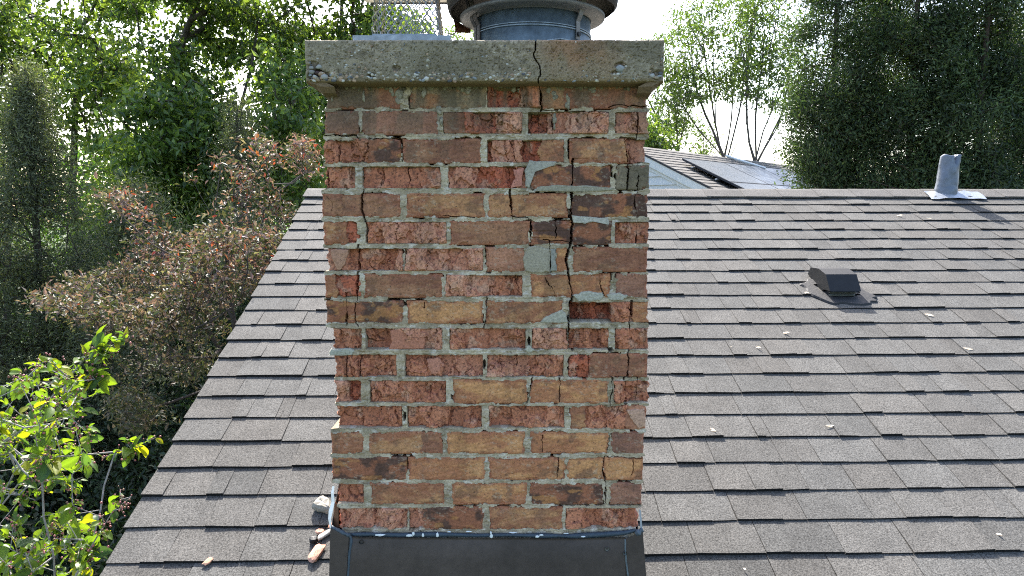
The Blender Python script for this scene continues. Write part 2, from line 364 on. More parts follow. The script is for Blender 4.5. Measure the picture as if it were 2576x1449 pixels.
ROWS = [  # y0, y1, left, right, bricks: each a list of (x0, x1, type, mm)
 (215,270,820,1628,[[(820,1003,'B',0)],[(1034,1222,'M',-1)],[(1225,1305,'K',-7),(1305,1359,'R',-1)],[(1361,1420,'M',0),(1420,1628,'B',0)]]),
 (282,336,816,1632,[[(816,899,'U',0)],[(914,1098,'U',0)],[(1115,1168,'B',0),(1168,1247,'K',-6),(1247,1313,'P',-3)],[(1328,1375,'K',-16),(1375,1530,'P',-1)],[(1548,1632,'P',-2)]]),
 (352,408,814,1625,[[(814,925,'R',-6),(925,1004,'D',0)],[(1016,1207,'B',0)],[(1225,1238,'K',-14),(1238,1313,'P',-2),(1313,1355,'K',-9),(1356,1418,'T',1)],[(1436,1579,'T',1),(1579,1625,'P',-4)]]),
 (419,474,816,1634,[[(816,893,'R',-7)],[(911,1108,'R',-5)],[(1127,1200,'P',-4),(1200,1300,'K',-7),(1300,1328,'R',-4)],[(1336,1533,'D',0)],[(1553,1634,'V',0)]]),
 (490,544,809,1630,[[(809,862,'B',1),(862,1004,'B',0)],[(1025,1217,'T',0)],[(1231,1425,'T',0)],[(1438,1630,'D',0)]]),
 (559,613,812,1634,[[(812,870,'T',0),(870,899,'K',-8)],[(922,965,'R',-7),(965,1123,'P',-3)],[(1134,1330,'B',0)],[(1340,1440,'D',-1),(1440,1536,'D',0)],[(1547,1634,'R',-4)]]),
 (625,681,822,1630,[[(822,875,'P',-1),(875,1000,'R',-7),(1000,1012,'P',-3)],[(1019,1216,'P',-4)],[(1226,1318,'C',-1)],[(1400,1427,'O',-1)],[(1445,1630,'B',0)]]),
 (692,746,816,1630,[[(816,847,'T',0),(847,903,'K',-8)],[(920,1110,'B',0)],[(1122,1247,'P',-3),(1247,1314,'R',-8)],[(1337,1532,'O',0)],[(1552,1630,'U',-1)]]),
 (760,811,820,1632,[[(820,1012,'D',0)],[(1027,1212,'O',0)],[(1226,1412,'T',0)],[(1432,1538,'K',-32),(1538,1591,'R',-3),(1592,1632,'O',0)]]),
 (826,879,836,1630,[[(836,910,'R',-6)],[(919,980,'R',-8),(980,1112,'P',-3)],[(1131,1323,'R',-5)],[(1338,1428,'P',-3)],[(1430,1492,'R',-6),(1492,1532,'R',-11)],[(1547,1630,'R',-1)]]),
 (893,948,841,1628,[[(841,900,'R',-5),(900,997,'R',-8)],[(1018,1110,'R',-7),(1110,1215,'P',-5)],[(1225,1330,'P',-4),(1330,1418,'R',-6)],[(1434,1480,'K',-7),(1481,1625,'B',0)]]),
 (958,1013,843,1632,[[(843,880,'P',-3),(880,908,'K',-7)],[(930,1122,'R',-5)],[(1142,1323,'O',0)],[(1337,1528,'O',0)],[(1545,1632,'R',-3)]]),
 (1022,1077,848,1625,[[(848,1012,'R',-5)],[(1024,1212,'R',-7)],[(1230,1420,'R',-8)],[(1436,1472,'T',0),(1472,1578,'R',-7),(1578,1625,'C',1)]]),
 (1090,1139,832,1621,[[(832,913,'T',0)],[(930,1060,'T',0),(1060,1110,'B',0)],[(1128,1317,'O',0)],[(1338,1527,'O',0)],[(1541,1621,'U',0)]]),
 (1154,1205,834,1618,[[(834,1020,'D',0)],[(1030,1217,'O',0)],[(1232,1420,'O',0)],[(1429,1517,'O',0)],[(1518,1618,'O',0)]]),
 (1218,1267,848,1615,[[(848,915,'R',-3)],[(935,1115,'T',0)],[(1140,1322,'O',0)],[(1336,1515,'D',0)],[(1538,1615,'U',0)]]),
 (1279,1330,852,1606,[[(852,1025,'P',-4)],[(1028,1066,'P',-5),(1066,1214,'D',0)],[(1233,1412,'T',0)],[(1423,1606,'R',-6)]]),
]
CRV = [  # cracks running down: (width mm, depth mm, points)
 (4,30,[(1357,205),(1357,222),(1361,238),(1361,280)]),
 (4.5,26,[(1440,398),(1442,431),(1440,459),(1438,484),(1437,541),(1440,555),(1437,605),(1436,608),(1430,630),(1424,655),(1429,686),(1436,718),(1439,747),(1431,798),(1429,876)]),
 (3,18,[(1571,345),(1580,406),(1581,439),(1578,478)]),
 (2.5,14,[(1600,425),(1605,433),(1604,482),(1594,496),(1600,527),(1604,557),(1601,613)]),
 (3,16,[(1626,207),(1626,264)]), (3.5,16,[(1604,282),(1604,320),(1602,335),(1601,352)]),
 (3.5,20,[(918,473),(910,498),(911,527),(920,558),(922,576),(922,610)]),
 (4,22,[(900,614),(899,626),(900,680),(899,757),(893,761),(892,784),(895,815),(905,822)]),
 (3.5,20,[(870,735),(870,749),(873,784),(871,819)]),
 (4,22,[(1283,474),(1283,492),(1288,543),(1290,552)]), (4.5,26,[(1334,551),(1335,605),(1334,625)]),
 (5,28,[(1591,755),(1586,796),(1583,828)]), (5,28,[(1580,876),(1581,898),(1578,948)]),
 (4.5,26,[(1570,947),(1575,980),(1574,1017)]), (3.5,22,[(1541,949),(1541,980),(1534,1024)]), (3,18,[(1605,949),(1602,1013)]),
 (4,22,[(1522,1147),(1517,1176),(1519,1196),(1524,1212),(1523,1267)]), (2.5,14,[(1398,555),(1398,600)]),
 (2.5,14,[(1383,605),(1383,640),(1385,685)]), (3,16,[(1007,349),(1013,380),(1012,405)]), (2.5,12,[(1370,697),(1392,730),(1398,746)]),
 (2.5,12,[(1478,893),(1482,925),(1484,948)]), (2.5,12,[(1408,946),(1408,1012)]), (2.5,12,[(1340,950),(1327,1015)]),
 (2.2,10,[(820,492),(838,510),(833,530)]), (2.2,10,[(1224,745),(1223,800),(1216,828)]), (2.2,10,[(1509,690),(1512,720),(1519,746)]),
 (2.2,9,[(1594,1155),(1591,1195)]), (3.5,20,[(873,895),(873,948)]), (4,20,[(907,893),(905,948)]), (2.2,8,[(1365,1095),(1364,1139)]),
 (2.4,10,[(1405,1150),(1402,1205)]), (3,14,[(1013,1030),(1018,1050)]), (2.5,12,[(852,354),(853,408)]), (3,14,[(822,425),(826,474)]),
 (2.2,10,[(1025,420),(1030,450),(1026,474)]), (2.2,9,[(1590,282),(1591,300)]), (2.4,12,[(1388,275),(1390,336)]), (2.2,9,[(1536,1090),(1527,1140)]),
 (2.6,12,[(1608,440),(1602,470)]), (2.2,9,[(1355,280),(1356,340)]), (2.4,10,[(1285,355),(1300,408)]), (2.3,10,[(1066,760),(1067,775)])]
CRH = [(3,18,[(1529,271),(1545,266),(1560,264),(1622,268)]), (3.5,18,[(816,340),(897,340),(906,350)]), (3,16,[(930,349),(1007,350)]),
 (3,16,[(1288,544),(1330,547),(1336,551)]), (3,14,[(1524,1149),(1560,1151),(1618,1153)]), (2.4,12,[(1365,604),(1430,607)]), (2.4,10,[(1115,543),(1200,545)]),
 (3,16,[(1533,948),(1580,948)]), (2.4,10,[(1360,276),(1420,281),(1530,281)])]
def conv(cr):
    out = []
    for w, d, pts in cr:
        out.append((w * 1.25 / 1000, d * 1.2 / 1000, np.array([[fx(a, b), fz(b)] for a, b in pts])))
    return out
crv = conv(CRV); crh = conv(CRH)
def crack_v(X, Z, Y):
    """X,Z,Y grids [row z, col x]; snap columns to the crack lines and push them in"""
    sp = abs(X[0, 1] - X[0, 0])
    for ci, (w, d, P) in enumerate(crv):
        o = np.argsort(P[:, 1]); zs, xs = P[o, 1], P[o, 0]
        for i in range(X.shape[0]):
            z = Z[i, X.shape[1] // 2]
            if z < zs[0] or z > zs[-1]: continue
            c = np.interp(z, zs, xs) + 0.0018 * (float(vn(z * 110, ci * 7.3)) - 0.5) * 2 + 0.0013 * (float(vn(z * 400, ci * 3.1)) - 0.5) * 2
            if c < X[i, 0] - sp or c > X[i, -1] + sp: continue
            j = int(np.argmin(np.abs(X[i] - c))); ww = w * (0.15 + 2.1 * float(vn(z * 45, ci * 1.7 + 50)) ** 1.6)
            X[i, j] = c; Y[i, j] += d
            if w > .0045 and X.shape[1] < 250: Y[i, j + 1:] += .0028 * (1 if ci % 2 else -1) * np.exp(-np.arange(X.shape[1] - j - 1) / 22.)
            if j > 0: X[i, j - 1] = min(c - ww / 2, X[i, j - 1] if ww / 2 > 1.5 * sp else c - ww / 2)
            if j < X.shape[1] - 1: X[i, j + 1] = c + ww / 2
def crack_h(X, Z, Y):
    sp = abs(Z[1, 0] - Z[0, 0])
    for ci, (w, d, P) in enumerate(crh):
        zr = P[:, 1].min() - 0.006, P[:, 1].max() + 0.006
        if Z.max() < zr[0] or Z.min() > zr[1]: continue
        for j in range(X.shape[1]):
            x = X[X.shape[0] // 2, j]
            if x < P[0, 0] or x > P[-1, 0]: continue
            c = np.interp(x, P[:, 0], P[:, 1]) + 0.0025 * (float(vn(x * 110, ci * 5.3 + 9)) - 0.5) * 2
            if c < Z[0, j] - sp or c > Z[-1, j] + sp: continue
            i = int(np.argmin(np.abs(Z[:, j] - c))); ww = w * (0.4 + 0.9 * float(vn(x * 60, ci * 2.7 + 80)))
            Z[i, j] = c; Y[i, j] += d
            if i > 0: Z[i - 1, j] = c - ww / 2
            if i < Z.shape[0] - 1: Z[i + 1, j] = c + ww / 2
def grid_faces(nz, nx, mask=None):
    I = np.arange(nz * nx).reshape(nz, nx)
    f = np.stack([I[:-1, :-1], I[:-1, 1:], I[1:, 1:], I[1:, :-1]], -1).reshape(-1, 4)
    if mask is not None:
        m = (mask[:-1, :-1] | mask[:-1, 1:] | mask[1:, 1:] | mask[1:, :-1]).ravel(); f = f[m]
    return f
def skirted(X, Y, Z, C, depth, mask=None):
    nz, nx = X.shape; V = np.stack([X, Y, Z], -1).reshape(-1, 3); Cf = C.reshape(-1, 3); f = grid_faces(nz, nx, mask)
    I = np.arange(nz * nx).reshape(nz, nx)
    loop = np.concatenate([I[0, :], I[1:, -1], I[-1, -2::-1], I[-2:0:-1, 0]])
    B = V[loop].copy(); B[:, 1] = YF + depth; n0 = len(V); n = len(loop); k = np.arange(n); k2 = (k + 1) % n
    mid = V[loop].copy(); mid[:, 1] += 0.012
    mid[:, 0] += 0.0015 * rng.normal(size=n); 
    sk = np.stack([loop[k], n0 + k, n0 + k2, loop[k2]], 1); sk2 = np.stack([n0 + k, n0 + n + k, n0 + n + k2, n0 + k2], 1)
    return np.vstack([V, mid, B]), np.vstack([f, sk, sk2]), np.vstack([Cf, Cf[loop], Cf[loop]])

chim = empty("brick_chimney", (0, YF + 0.3, 3.9), label="crumbling brick chimney with cracked concrete top and spalled red and tan bricks", category="chimney")
def child(o, p=None):
    p = p or chim; o.parent = p; base = Vector(chim.location)
    if p is chim: o.location = -base
    return o
zc_pix = lambda py: fz(py)
def brick(row, segs, nb):
    y0, y1, rl, rr, _ = row; z0, z1 = fz(y1), fz(y0); ym = (y0 + y1) / 2; xa, xb = fx(segs[0][0], ym), fx(segs[-1][1], ym)
    leftend = segs[0][0] <= rl + 2; rightend = segs[-1][1] >= rr - 2
    spall = np.mean([TYPES[s[2]][2] for s in segs]) > 0.5
    grow = 0.0005 if spall else 0.004
    if not leftend: xa -= grow
    if not rightend: xb += grow
    z0 -= grow; z1 += grow
    st = 0.0019; nx = int((xb - xa) / st) + 2; nz = int((z1 - z0) / st) + 2
    U, W = np.meshgrid(np.linspace(xa, xb, nx), np.linspace(z0, z1, nz))
    X, Z = U.copy(), W.copy(); sd = nb * 13 + 5
    # rough outline
    ex = 0.0035 if spall else 0.0015
    eL = (vn(W * 90, sd) - 0.5) * 2 * ex + (vn(W * 300, sd + 1) - .5) * ex; eR = (vn(W * 90, sd + 2.5) - 0.5) * 2 * ex
    if leftend: eL = eL * 1.2 + 0.001
    if rightend: eR = eR * 2.0 - 0.001
    t = (U - xa) / (xb - xa); X = X + eL * (1 - t) ** 6 + eR * t ** 6
    Hh = np.zeros_like(X); C = np.zeros(X.shape + (3,))
    wob = 0.010 * (fbm(W * 45, sd * 1.3 + U * 8, seed=3) - 0.5) * 2 + 0.004 * (vn(W * 190, U * 20, seed=4) - 0.5)
    for i, (sa, sb, ty, mm) in enumerate(segs):
        ca, cb, sp_ = TYPES[ty]
        if i == 0: m = np.ones_like(X, bool)
        else: m = (U + wob) > fx(sa, ym)
        ox = nb * 3.7 + i * 1.3
        if sp_:
            nse = fbm(X * 20 + ox, Z * 15 + ox * 2, seed=11, o=4) + 0.10 * (vn(X * 130, Z * 90, seed=12) - .5)
            lv = 0.0042 * sst(0.44, 0.455, nse) + 0.0028 * sst(0.56, 0.572, nse) + 0.003 * sst(0.64, 0.65, nse)
            q1 = X * 21 + ox + 0.42 * vn(X * 45, Z * 55, seed=5) + .12 * vn(X * 200, Z * 200, seed=7); q2 = Z * 8 + ox + 0.5 * vn(X * 30, Z * 70, seed=6)
            f1, f2, idv = worley(q1, q2, seed=nb)
            gr = 1 - sst(0.0, 0.05, f2 - f1)
            mm = mm * 1.8 - 2; hgt = mm / 1000 + lv * 1.8 - 0.004 + (idv - 0.5) * 0.012 - gr * 0.0045 * (vn(X * 40, Z * 30, seed=9) > 0.58) + 0.0009 * (fbm(X * 190, Z * 150, seed=13, o=3) - .5) * 2 + 0.004 * (fbm(X * 45, Z * 45 + ox, seed=14, o=2) - .5)
            tt = np.clip(sst(0.40, 0.66, nse) * 0.8 + (fbm(X * 60, Z * 60, seed=15) - 0.5) * 1.0 + 0.15, 0, 1)
            c = mixc(cb, ca, tt)
            pale = sst(0.60, 0.72, fbm(X * 38 + ox, Z * 34, seed=16, o=5)) * 0.5
            c = mixc(c, (0.47, 0.30, 0.22), pale)
            c = mixc(c, (0.09, 0.035, 0.025), np.clip(gr * 0.4 * (vn(X * 40, Z * 30, seed=9) > 0.58), 0, 1))
            dk = sst(0.66, 0.74, vn(X * 330, Z * 330, seed=17)); c = mixc(c, (0.06, 0.03, 0.025), dk * 0.6)
        else:
            big = fbm(X * 13 + ox, Z * 30 + ox, seed=21, o=4); fin = fbm(X * 70, Z * 170, seed=22, o=4)
            hgt = mm / 1000 + 0.0016 * (fbm(X * 30, Z * 60 + ox, seed=23) - .5) * 2 + 0.0006 * (fin - .5) * 2
            scr = sst(0.63, 0.66, vn(X * 18 + Z * 26 + ox, Z * 150 - X * 40, seed=24))
            hgt = hgt - 0.0006 * scr
            tt = np.clip(sst(0.38, 0.62, big) + (fin - .5) * 1.5, 0, 1)
            if ty == 'D':
                tt = sst(0.42, 0.60, fbm(X * 30 + ox, Z * 40, seed=25, o=5))
                c = mixc(ca, cb, tt); c = mixc(c, (0.33, 0.155, 0.06), sst(0.61, 0.67, fbm(X * 26 + ox * 2, Z * 54, seed=26, o=5)) * 0.75)
            else: c = mixc(cb, ca, tt)
            crz = sst(.80, .97, vn(X * 24 + ox + .5 * vn(Z * 40, X * 3, seed=36), X * 0 + nb, seed=35)); c = mixc(c, (.10, .06, .045), crz * .45 * sst(.3, .6, vn(Z * 50, X * 20, seed=37))); hgt = hgt - .0012 * crz
            if ty in 'TOB':                                            # kiss marks and reddish rims of fired faces
                c = mixc(c, (0.15, 0.08, 0.05), sst(0.62, 0.70, fbm(X * 30 + ox * 3, Z * 36, seed=27, o=5)) * 0.6)
                edge = np.minimum(np.minimum(W - z0, z1 - W), np.minimum(U - xa, xb - U)) + 0.006 * (fbm(X * 60, Z * 60, seed=28) - .5)
                c = mixc(c, (0.27, 0.1, 0.055), (1 - sst(0.003, 0.011, edge)) * 0.55)
            wsc = sst(0.74, 0.80, vn(X * 150 + ox, Z * 330 + X * 90, seed=29)) * sst(0.5, 0.6, fbm(X * 25, Z * 25 + ox, seed=30)); c = mixc(c, (0.42, 0.36, 0.28), wsc * 0.3)
        Hh = np.where(m, hgt, Hh); C = np.where(m[..., None], c, C)
    # grime running down below the cap, mortar smears
    zt = fz(213)
    gr = sst(0.19, 0.0, zt - W) * sst(0.40, 0.60, fbm(X * 34, Z * 5 + 3, seed=31, o=4)) * (0.9 if X.mean() < 0.1 else 0.6)
    C = mixc(C, (0.10, 0.082, 0.055), gr)
    sm = sst(0.64, 0.70, fbm(X * 22 + nb, Z * 30, seed=33, o=5)) * 0.14 * (0 if spall else 1); C = mixc(C, (0.36, 0.32, 0.25), sm * sst(0.4, 0.7, fbm(X * 260, Z * 260, seed=34)))
    # rounded arrises
    rr_ = 0.006 if not spall else 0.003
    e = np.minimum(np.minimum(W - z0, z1 - W), np.minimum(U - xa, xb - U))
    Hh = Hh - 0.0035 * (1 - np.sqrt(1 - (1 - np.clip(e / rr_, 0, 1)) ** 2))
    if not spall:
        ch = sst(.585, .625, fbm(X * 75 + nb, Z * 75, seed=75, o=3)) * sst(.010, .003, e); Hh = Hh - ch * .0035; C = mixc(C, (.33, .13, .08), ch * .7)
    C = C * (1 - .22 * streak(X, Z))[..., None] * np.array([1.06, 1.02, .95])
    Y = YF - Hh
    crack_v(X, Z, Y); crack_h(X, Z, Y)
    V, f, Cc = skirted(X, Y, Z, C, 0.095)
    o = make_obj("brick", np_mesh("brick", V, [f], Cc), None, M_brick)
    child(o); return o
def streak(X, Z): return sst(.50, .68, fbm(X * 30, Z * 2.4, seed=76, o=4)) * (0.35 + .65 * sst(.3, .7, fbm(X * 6, Z * 5, seed=77)))
nb = 0
for row in ROWS:
    for segs in row[4]:
        brick(row, segs, nb); nb += 1
# mortar: one continuous bed seen between the bricks
zt, zb = fz(207), fz(1356); NZ = 560; NX = 400
zz = np.linspace(zb, zt, NZ)
ys = [fz((r[0] + r[1]) / 2) for r in ROWS][::-1]
Lp = []; Rp = []
for r in ROWS[::-1]:
    a, b_ = fz(r[1]), fz(r[0]); ym = (r[0] + r[1]) / 2; Lp += [(a + .001, fx(r[2], ym) + 0.007), (b_ - .001, fx(r[2], ym) + 0.007)]; Rp += [(a + .001, fx(r[3], ym) - 0.006), (b_ - .001, fx(r[3], ym) - 0.006)]
for i in range(len(ROWS) - 1):
    ra, rb_ = ROWS[i], ROWS[i + 1]; zc = (fz(ra[1]) + fz(rb_[0])) / 2
    lx = min(ra[2], rb_[2]); rx = max(ra[3], rb_[3]); ym = ra[1] + 5
    for dz in (-.0035, .0035): Lp.append((zc + dz, fx(lx - 1, ym))); Rp.append((zc + dz, fx(rx + 1, ym)))
Lp.sort(); Rp.sort(); Lp = np.array(Lp); Rp = np.array(Rp)
Lz = np.interp(zz, Lp[:, 0], Lp[:, 1]) + 0.004 * (fbm(zz * 70, 3.3) - .5); Rz = np.interp(zz, Rp[:, 0], Rp[:, 1]) + 0.004 * (fbm(zz * 70, 8.3) - .5)
uu_ = np.linspace(0, 1, NX); X = Lz[:, None] * (1 - uu_) + Rz[:, None] * uu_; Z = np.repeat(zz[:, None], NX, 1)
d = np.full(X.shape, 1.0); near_sp = np.zeros(X.shape); near_hole = np.zeros(X.shape)
for row in ROWS:
    za, zb_ = fz(row[1]), fz(row[0]); r0 = np.searchsorted(zz, za - 0.02); r1 = np.searchsorted(zz, zb_ + 0.02)
    for segs in row[4]:
        ym = (row[0] + row[1]) / 2; xa, xb = fx(segs[0][0], ym), fx(segs[-1][1], ym)
        dx = np.maximum(xa - X[r0:r1], X[r0:r1] - xb); dz = np.maximum(za - Z[r0:r1], Z[r0:r1] - zb_)
        s = np.where((dx > 0) & (dz > 0), np.hypot(dx, dz), np.maximum(dx, dz))
        sp_ = np.mean([TYPES[q[2]][2] for q in segs])
        sub = d[r0:r1]; m = s < sub; near_sp[r0:r1] = np.where(m, sp_, near_sp[r0:r1]); d[r0:r1] = np.minimum(sub, s)
wobb = (fbm(X * 95, Z * 95, seed=41, o=4) - 0.5) * 2
smear = np.where(near_sp > 0.5, 0.0008, 0.0035)
patch = sst(0.60, 0.68, fbm(X * 17, Z * 24, seed=42, o=4)) * np.where(near_sp > 0.5, 0, 0.007)
dd = d - wobb * smear * 1.3 + patch * -1 - 0.0003
# the grey repair patch and a few fallen-out pieces
ins = 1 - sst(-0.0, 0.003, dd)                                          # 1 on joints turned to 0 inside bricks
onj = sst(-0.0028, -0.0008, dd)
hm = -0.0012 + 0.0028 * (fbm(X * 40, Z * 60, seed=43, o=4) - .5) * 2 + 0.0010 * (vn(X * 260, Z * 260, seed=44) - .5) + patch * 0.15
hm = hm + 0.0016 * sst(0.52, 0.56, fbm(X * 25 + 9, Z * 90, seed=45, o=3)) - 0.003 * sst(0.60, 0.63, fbm(X * 28 + 30, Z * 50, seed=46, o=4))
zrel = 0.0
hm = np.where(d > 0.0062, hm - 0.0006, hm)
hole = 0
for (hx, hz, rx_, rz_) in ((1331, 858, 0.0035, 0.011), (1017, 1048, 0.004, 0.013), (1218, 917, 0.003, 0.012), (1440, 875, 0.004, 0.008), (1337, 615, 0.007, 0.006), (1435, 766, 0.004, 0.012), (1536, 880, 0.006, 0.006), (1012, 633, 0.004, 0.006), (875, 473, 0.002, 0.004), (1400, 632, 0.004, 0.003)):
    q = ((X - fx(hx, hz)) / rx_) ** 2 + ((Z - fz(hz)) / rz_) ** 2 + 0.6 * (vn(X * 200, Z * 200, seed=47) - .5); hole = np.maximum(hole, 1 - sst(0.7, 1.1, q))
hm = hm - hole * 0.035
Hm = hm * onj + (1 - onj) * -0.045
base = mixc((0.265, 0.22, 0.15), (0.375, 0.325, 0.235), sst(0.3, 0.7, fbm(X * 18, Z * 40, seed=48)))
base = mixc(base, (0.185, 0.16, 0.105), sst(0.52, 0.66, fbm(X * 26, Z * 60 + 5, seed=49, o=5)) * 0.6)
base = mixc(base, (0.46, 0.43, 0.36), sst(0.62, 0.7, fbm(X * 50, Z * 90 + 15, seed=50, o=5)) * 0.7)
zt2 = fz(213); base = mixc(base, (0.13, 0.11, 0.07), sst(0.12, 0.0, zt2 - Z) * sst(0.35, 0.6, fbm(X * 30, Z * 8, seed=51)) * 0.8)
base = mixc(base, (0.05, 0.045, 0.04), np.clip(hole, 0, 1) * 0.5)
base = base * (1 - .25 * streak(X, Z))[..., None] * np.array([1.17, 1.10, 1.06])
Y = YF - Hm
crack_v(X, Z, Y); crack_h(X, Z, Y)
V, f, Cc = skirted(X, Y, Z, base, 0.10, mask=onj > 0.02)
mo = make_obj("mortar", np_mesh("mortar", V, [f], Cc), None, M_mortar); child(mo)
# the loose flat patches of mortar (raised slabs)
def slab(pts, th, mat, name, col, parent=None, y0=YF, rough=0.002, sd=0):
    P = np.array([[fx(a, b), fz(b)] for a, b in pts]); c = P.mean(0); n = len(P); sub = 4; Q = []
    for i in range(n):
        for k in range(sub):
            t = k / sub; q = P[i] * (1 - t) + P[(i + 1) % n] * t; Q.append(q + rng.normal(size=2) * 0.0009)
    Q = np.array(Q); m = len(Q); rings = []
    for s_, yy in ((1.0, 0.012), (1.0, 0.0), (0.93, -th * 0.8), (0.6, -th), (0.3, -th)):
        R = c + (Q - c) * s_; rings.append(np.column_stack([R[:, 0], y0 + yy + (0 if yy >= 0 else 1) * rough * (vn(R[:, 0] * 80, R[:, 1] * 80, seed=sd) - .5), R[:, 1]]))
    V = np.vstack(rings + [[[c[0], y0 - th, c[1]]]]); f4 = []; f3 = []
    for r in range(4):
        for k in range(m): k2 = (k + 1) % m; f4.append([r * m + k, (r + 1) * m + k, (r + 1) * m + k2, r * m + k2])
    for k in range(m): f3.append([4 * m + k, 5 * m, 4 * m + (k + 1) % m])
    b = MB(); b.add(V, f3=f3, f4=f4, col=col); return child(b.build(name, mat), parent)
slab([(1325,622),(1345,618),(1380,625),(1384,640),(1382,684),(1345,688),(1322,682),(1315,655)], 0.004, M_mortar, "mortar_patch", (0.290, 0.249, 0.180))
slab([(1386,625),(1398,628),(1400,680),(1386,682)], 0.002, M_mortar, "mortar_patch", (0.250, 0.237, 0.198))
slab([(1440,743),(1470,733),(1516,736),(1518,748),(1508,756),(1455,758)], 0.004, M_mortar, "mortar_patch", (0.340, 0.318, 0.255))
slab([(1524,740),(1560,736),(1580,744),(1565,755),(1535,756)], 0.004, M_mortar, "mortar_patch", (0.340, 0.314, 0.251))
slab([(1438,543),(1530,548),(1532,566),(1508,556),(1470,562),(1442,560)], 0.003, M_mortar, "mortar_patch", (0.360, 0.332, 0.273))
slab([(1386,790),(1412,778),(1424,790),(1428,812),(1360,812),(1370,798)], 0.003, M_mortar, "mortar_patch", (0.330, 0.304, 0.238))
slab([(1332,405),(1400,406),(1396,414),(1340,420),(1328,440),(1330,474),(1322,470),(1320,430)], 0.003, M_mortar, "mortar_patch", (0.300, 0.275, 0.220))
slab([(832,878),(880,876),(892,881),(888,892),(828,894)], 0.006, M_mortar, "mortar_patch", (0.330, 0.314, 0.246))
slab([(1352,470),(1400,466),(1500,468),(1548,474),(1540,480),(1400,482),(1340,480)], 0.004, M_mortar, "mortar_patch", (0.270, 0.242, 0.176))
slab([(1345,882),(1330,886),(1318,880),(1330,868),(1338,874)], 0.005, M_mortar, "mortar_patch", (0.360, 0.332, 0.255))
# proud flakes of brick
slab([(980,832),(1012,826),(1030,828),(1070,850),(1068,878),(978,880),(984,862)], 0.0035, M_brick, "brick_flake", (0.38, 0.155, 0.095), y0=YF + 0.005, sd=3)
slab([(1575,1030),(1620,1026),(1624,1074),(1606,1077),(1590,1058)], 0.006, M_brick, "brick_flake", (0.42, 0.25, 0.17), y0=YF + 0.0, sd=4)
slab([(828,628),(876,626),(876,640),(866,668),(852,682),(842,672)], 0.006, M_brick, "brick_flake", (0.36, 0.19, 0.12), y0=YF + 0.003, sd=5)
slab([(1074,905),(1100,900),(1118,918),(1110,940),(1086,942),(1076,925)], 0.003, M_brick, "brick_flake", (0.40, 0.17, 0.11), y0=YF + 0.006, sd=6)
slab([(1290,425),(1318,422),(1312,470),(1285,474),(1296,448)], 0.004, M_brick, "brick_flake", (0.42, 0.17, 0.12), y0=YF + 0.005, sd=7)
# side walls of the stack: core, and a brick face on both sides (they show from a step aside)
XL, XR = fx(838, 800), fx(1622, 800); DEP = 0.63
b = MB(); b.box((XL + 0.012, YF + 0.09, fz(1356) - 0.6), (XR - 0.012, YF + DEP, zt)); bo = b.build("mortar_core", M_mortar); 
bo.data.attributes["col"].data.foreach_set("color", np.tile(np.array([.28, .27, .24, 1], np.float32), 8)); child(bo)
for ri, row in enumerate(ROWS):
    for side in (0, 1):
        y = YF + 0.105 if ri % 2 == 0 else YF + 0.105
        lens = [0.1, 0.195, 0.195] if ri % 2 else [0.195, 0.195, 0.1]
        for ln in lens:
            y1 = min(y + ln, YF + DEP); x0, x1 = ((fx(row[2], row[0]) + rng.uniform(0, .004), XL + 0.03) if side == 0 else (XR - 0.03, fx(row[3], row[0]) - rng.uniform(0, .004)))
            b = MB(); ty = TYPES[rng.choice(list('TOBRPU'))][0]; b.box((x0, y, fz(row[1])), (x1, y1, fz(row[0])), col=ty); child(b.build("brick", M_brick)); y = y1 + 0.011
            if y > YF + DEP - 0.04: break

# ------------------------------------------------------------------ concrete crown
YC = 1.76
def cx(px, py=150): return at(px, py, YC)[0]
def cz(py): return at(1288, py, YC)[2]
x0, x1 = cx(766.5), cx(1671); z0, z1 = cz(206), cz(99.5); YB = YF + DEP + 0.05
def capseg(xa, xb, sd, name):
    st = 0.0023; nx = int((xb - xa) / st) + 2; nz = int((z1 - z0) / st) + 2
    U, W = np.meshgrid(np.linspace(xa, xb, nx), np.linspace(z0, z1, nz)); X, Z = U.copy(), W.copy()
    return U, W, X, Z
# one piece, split by its crack: columns snapped to the crack line
U, W, X, Z = capseg(x0, x1, 0, "")
crk = np.array([[cx(a, b_), cz(b_)] for a, b_ in [(1348, 99), (1347, 112), (1347, 125), (1342, 138), (1349, 152), (1354, 160), (1358, 168), (1360, 176), (1358, 191), (1353, 200), (1356, 207)]])[::-1]
e = np.minimum(np.minimum(W - z0, z1 - W), np.minimum(U - x0, x1 - U))
hh = 0.0016 * (fbm(X * 20, Z * 20, seed=61, o=5) - .5) * 2 + 0.0010 * (fbm(X * 120, Z * 120, seed=62, o=4) - .5) * 2 + 0.0010 * (vn(X * 420, Z * 420, seed=68) - .5) * 2
hh -= 0.006 * (1 - np.sqrt(1 - (1 - np.clip(e / 0.008, 0, 1)) ** 2)) * (0.5 + vn(X * 60, Z * 60, seed=63))
pits = 0
for (a, b_, rx_, rz_, dp) in ((798, 184, .017, .011, .03), (785, 165, .02, .012, .006), (800, 190, .03, .012, .007), (935, 190, .010, .006, .006), (997, 172, .011, .008, .006), (938, 117, .005, .004, .004), (1562, 165, .016, .008, .007), (1552, 182, .014, .006, .006), (1146, 108, .006, .004, .004), (1655, 190, .016, .014, .006), (1640, 178, .006, .006, .005), (1390, 128, .005, .004, .003), (1500, 195, .01, .006, .004)):
    q = ((X - cx(a, b_)) / rx_) ** 2 + ((Z - cz(b_)) / rz_) ** 2 + 0.9 * (fbm(X * 90, Z * 90, seed=64) - .5); k_ = 1 - sst(0.6, 1.1, q); pits = np.maximum(pits, k_ * dp)
hh -= pits
micro = sst(0.74, 0.80, vn(X * 260, Z * 260, seed=65)) * 0.0025; hh -= micro
Y = YC - hh
lower = 0.012 * np.clip(vn(X * 30, X * 0, seed=66), 0, 1)
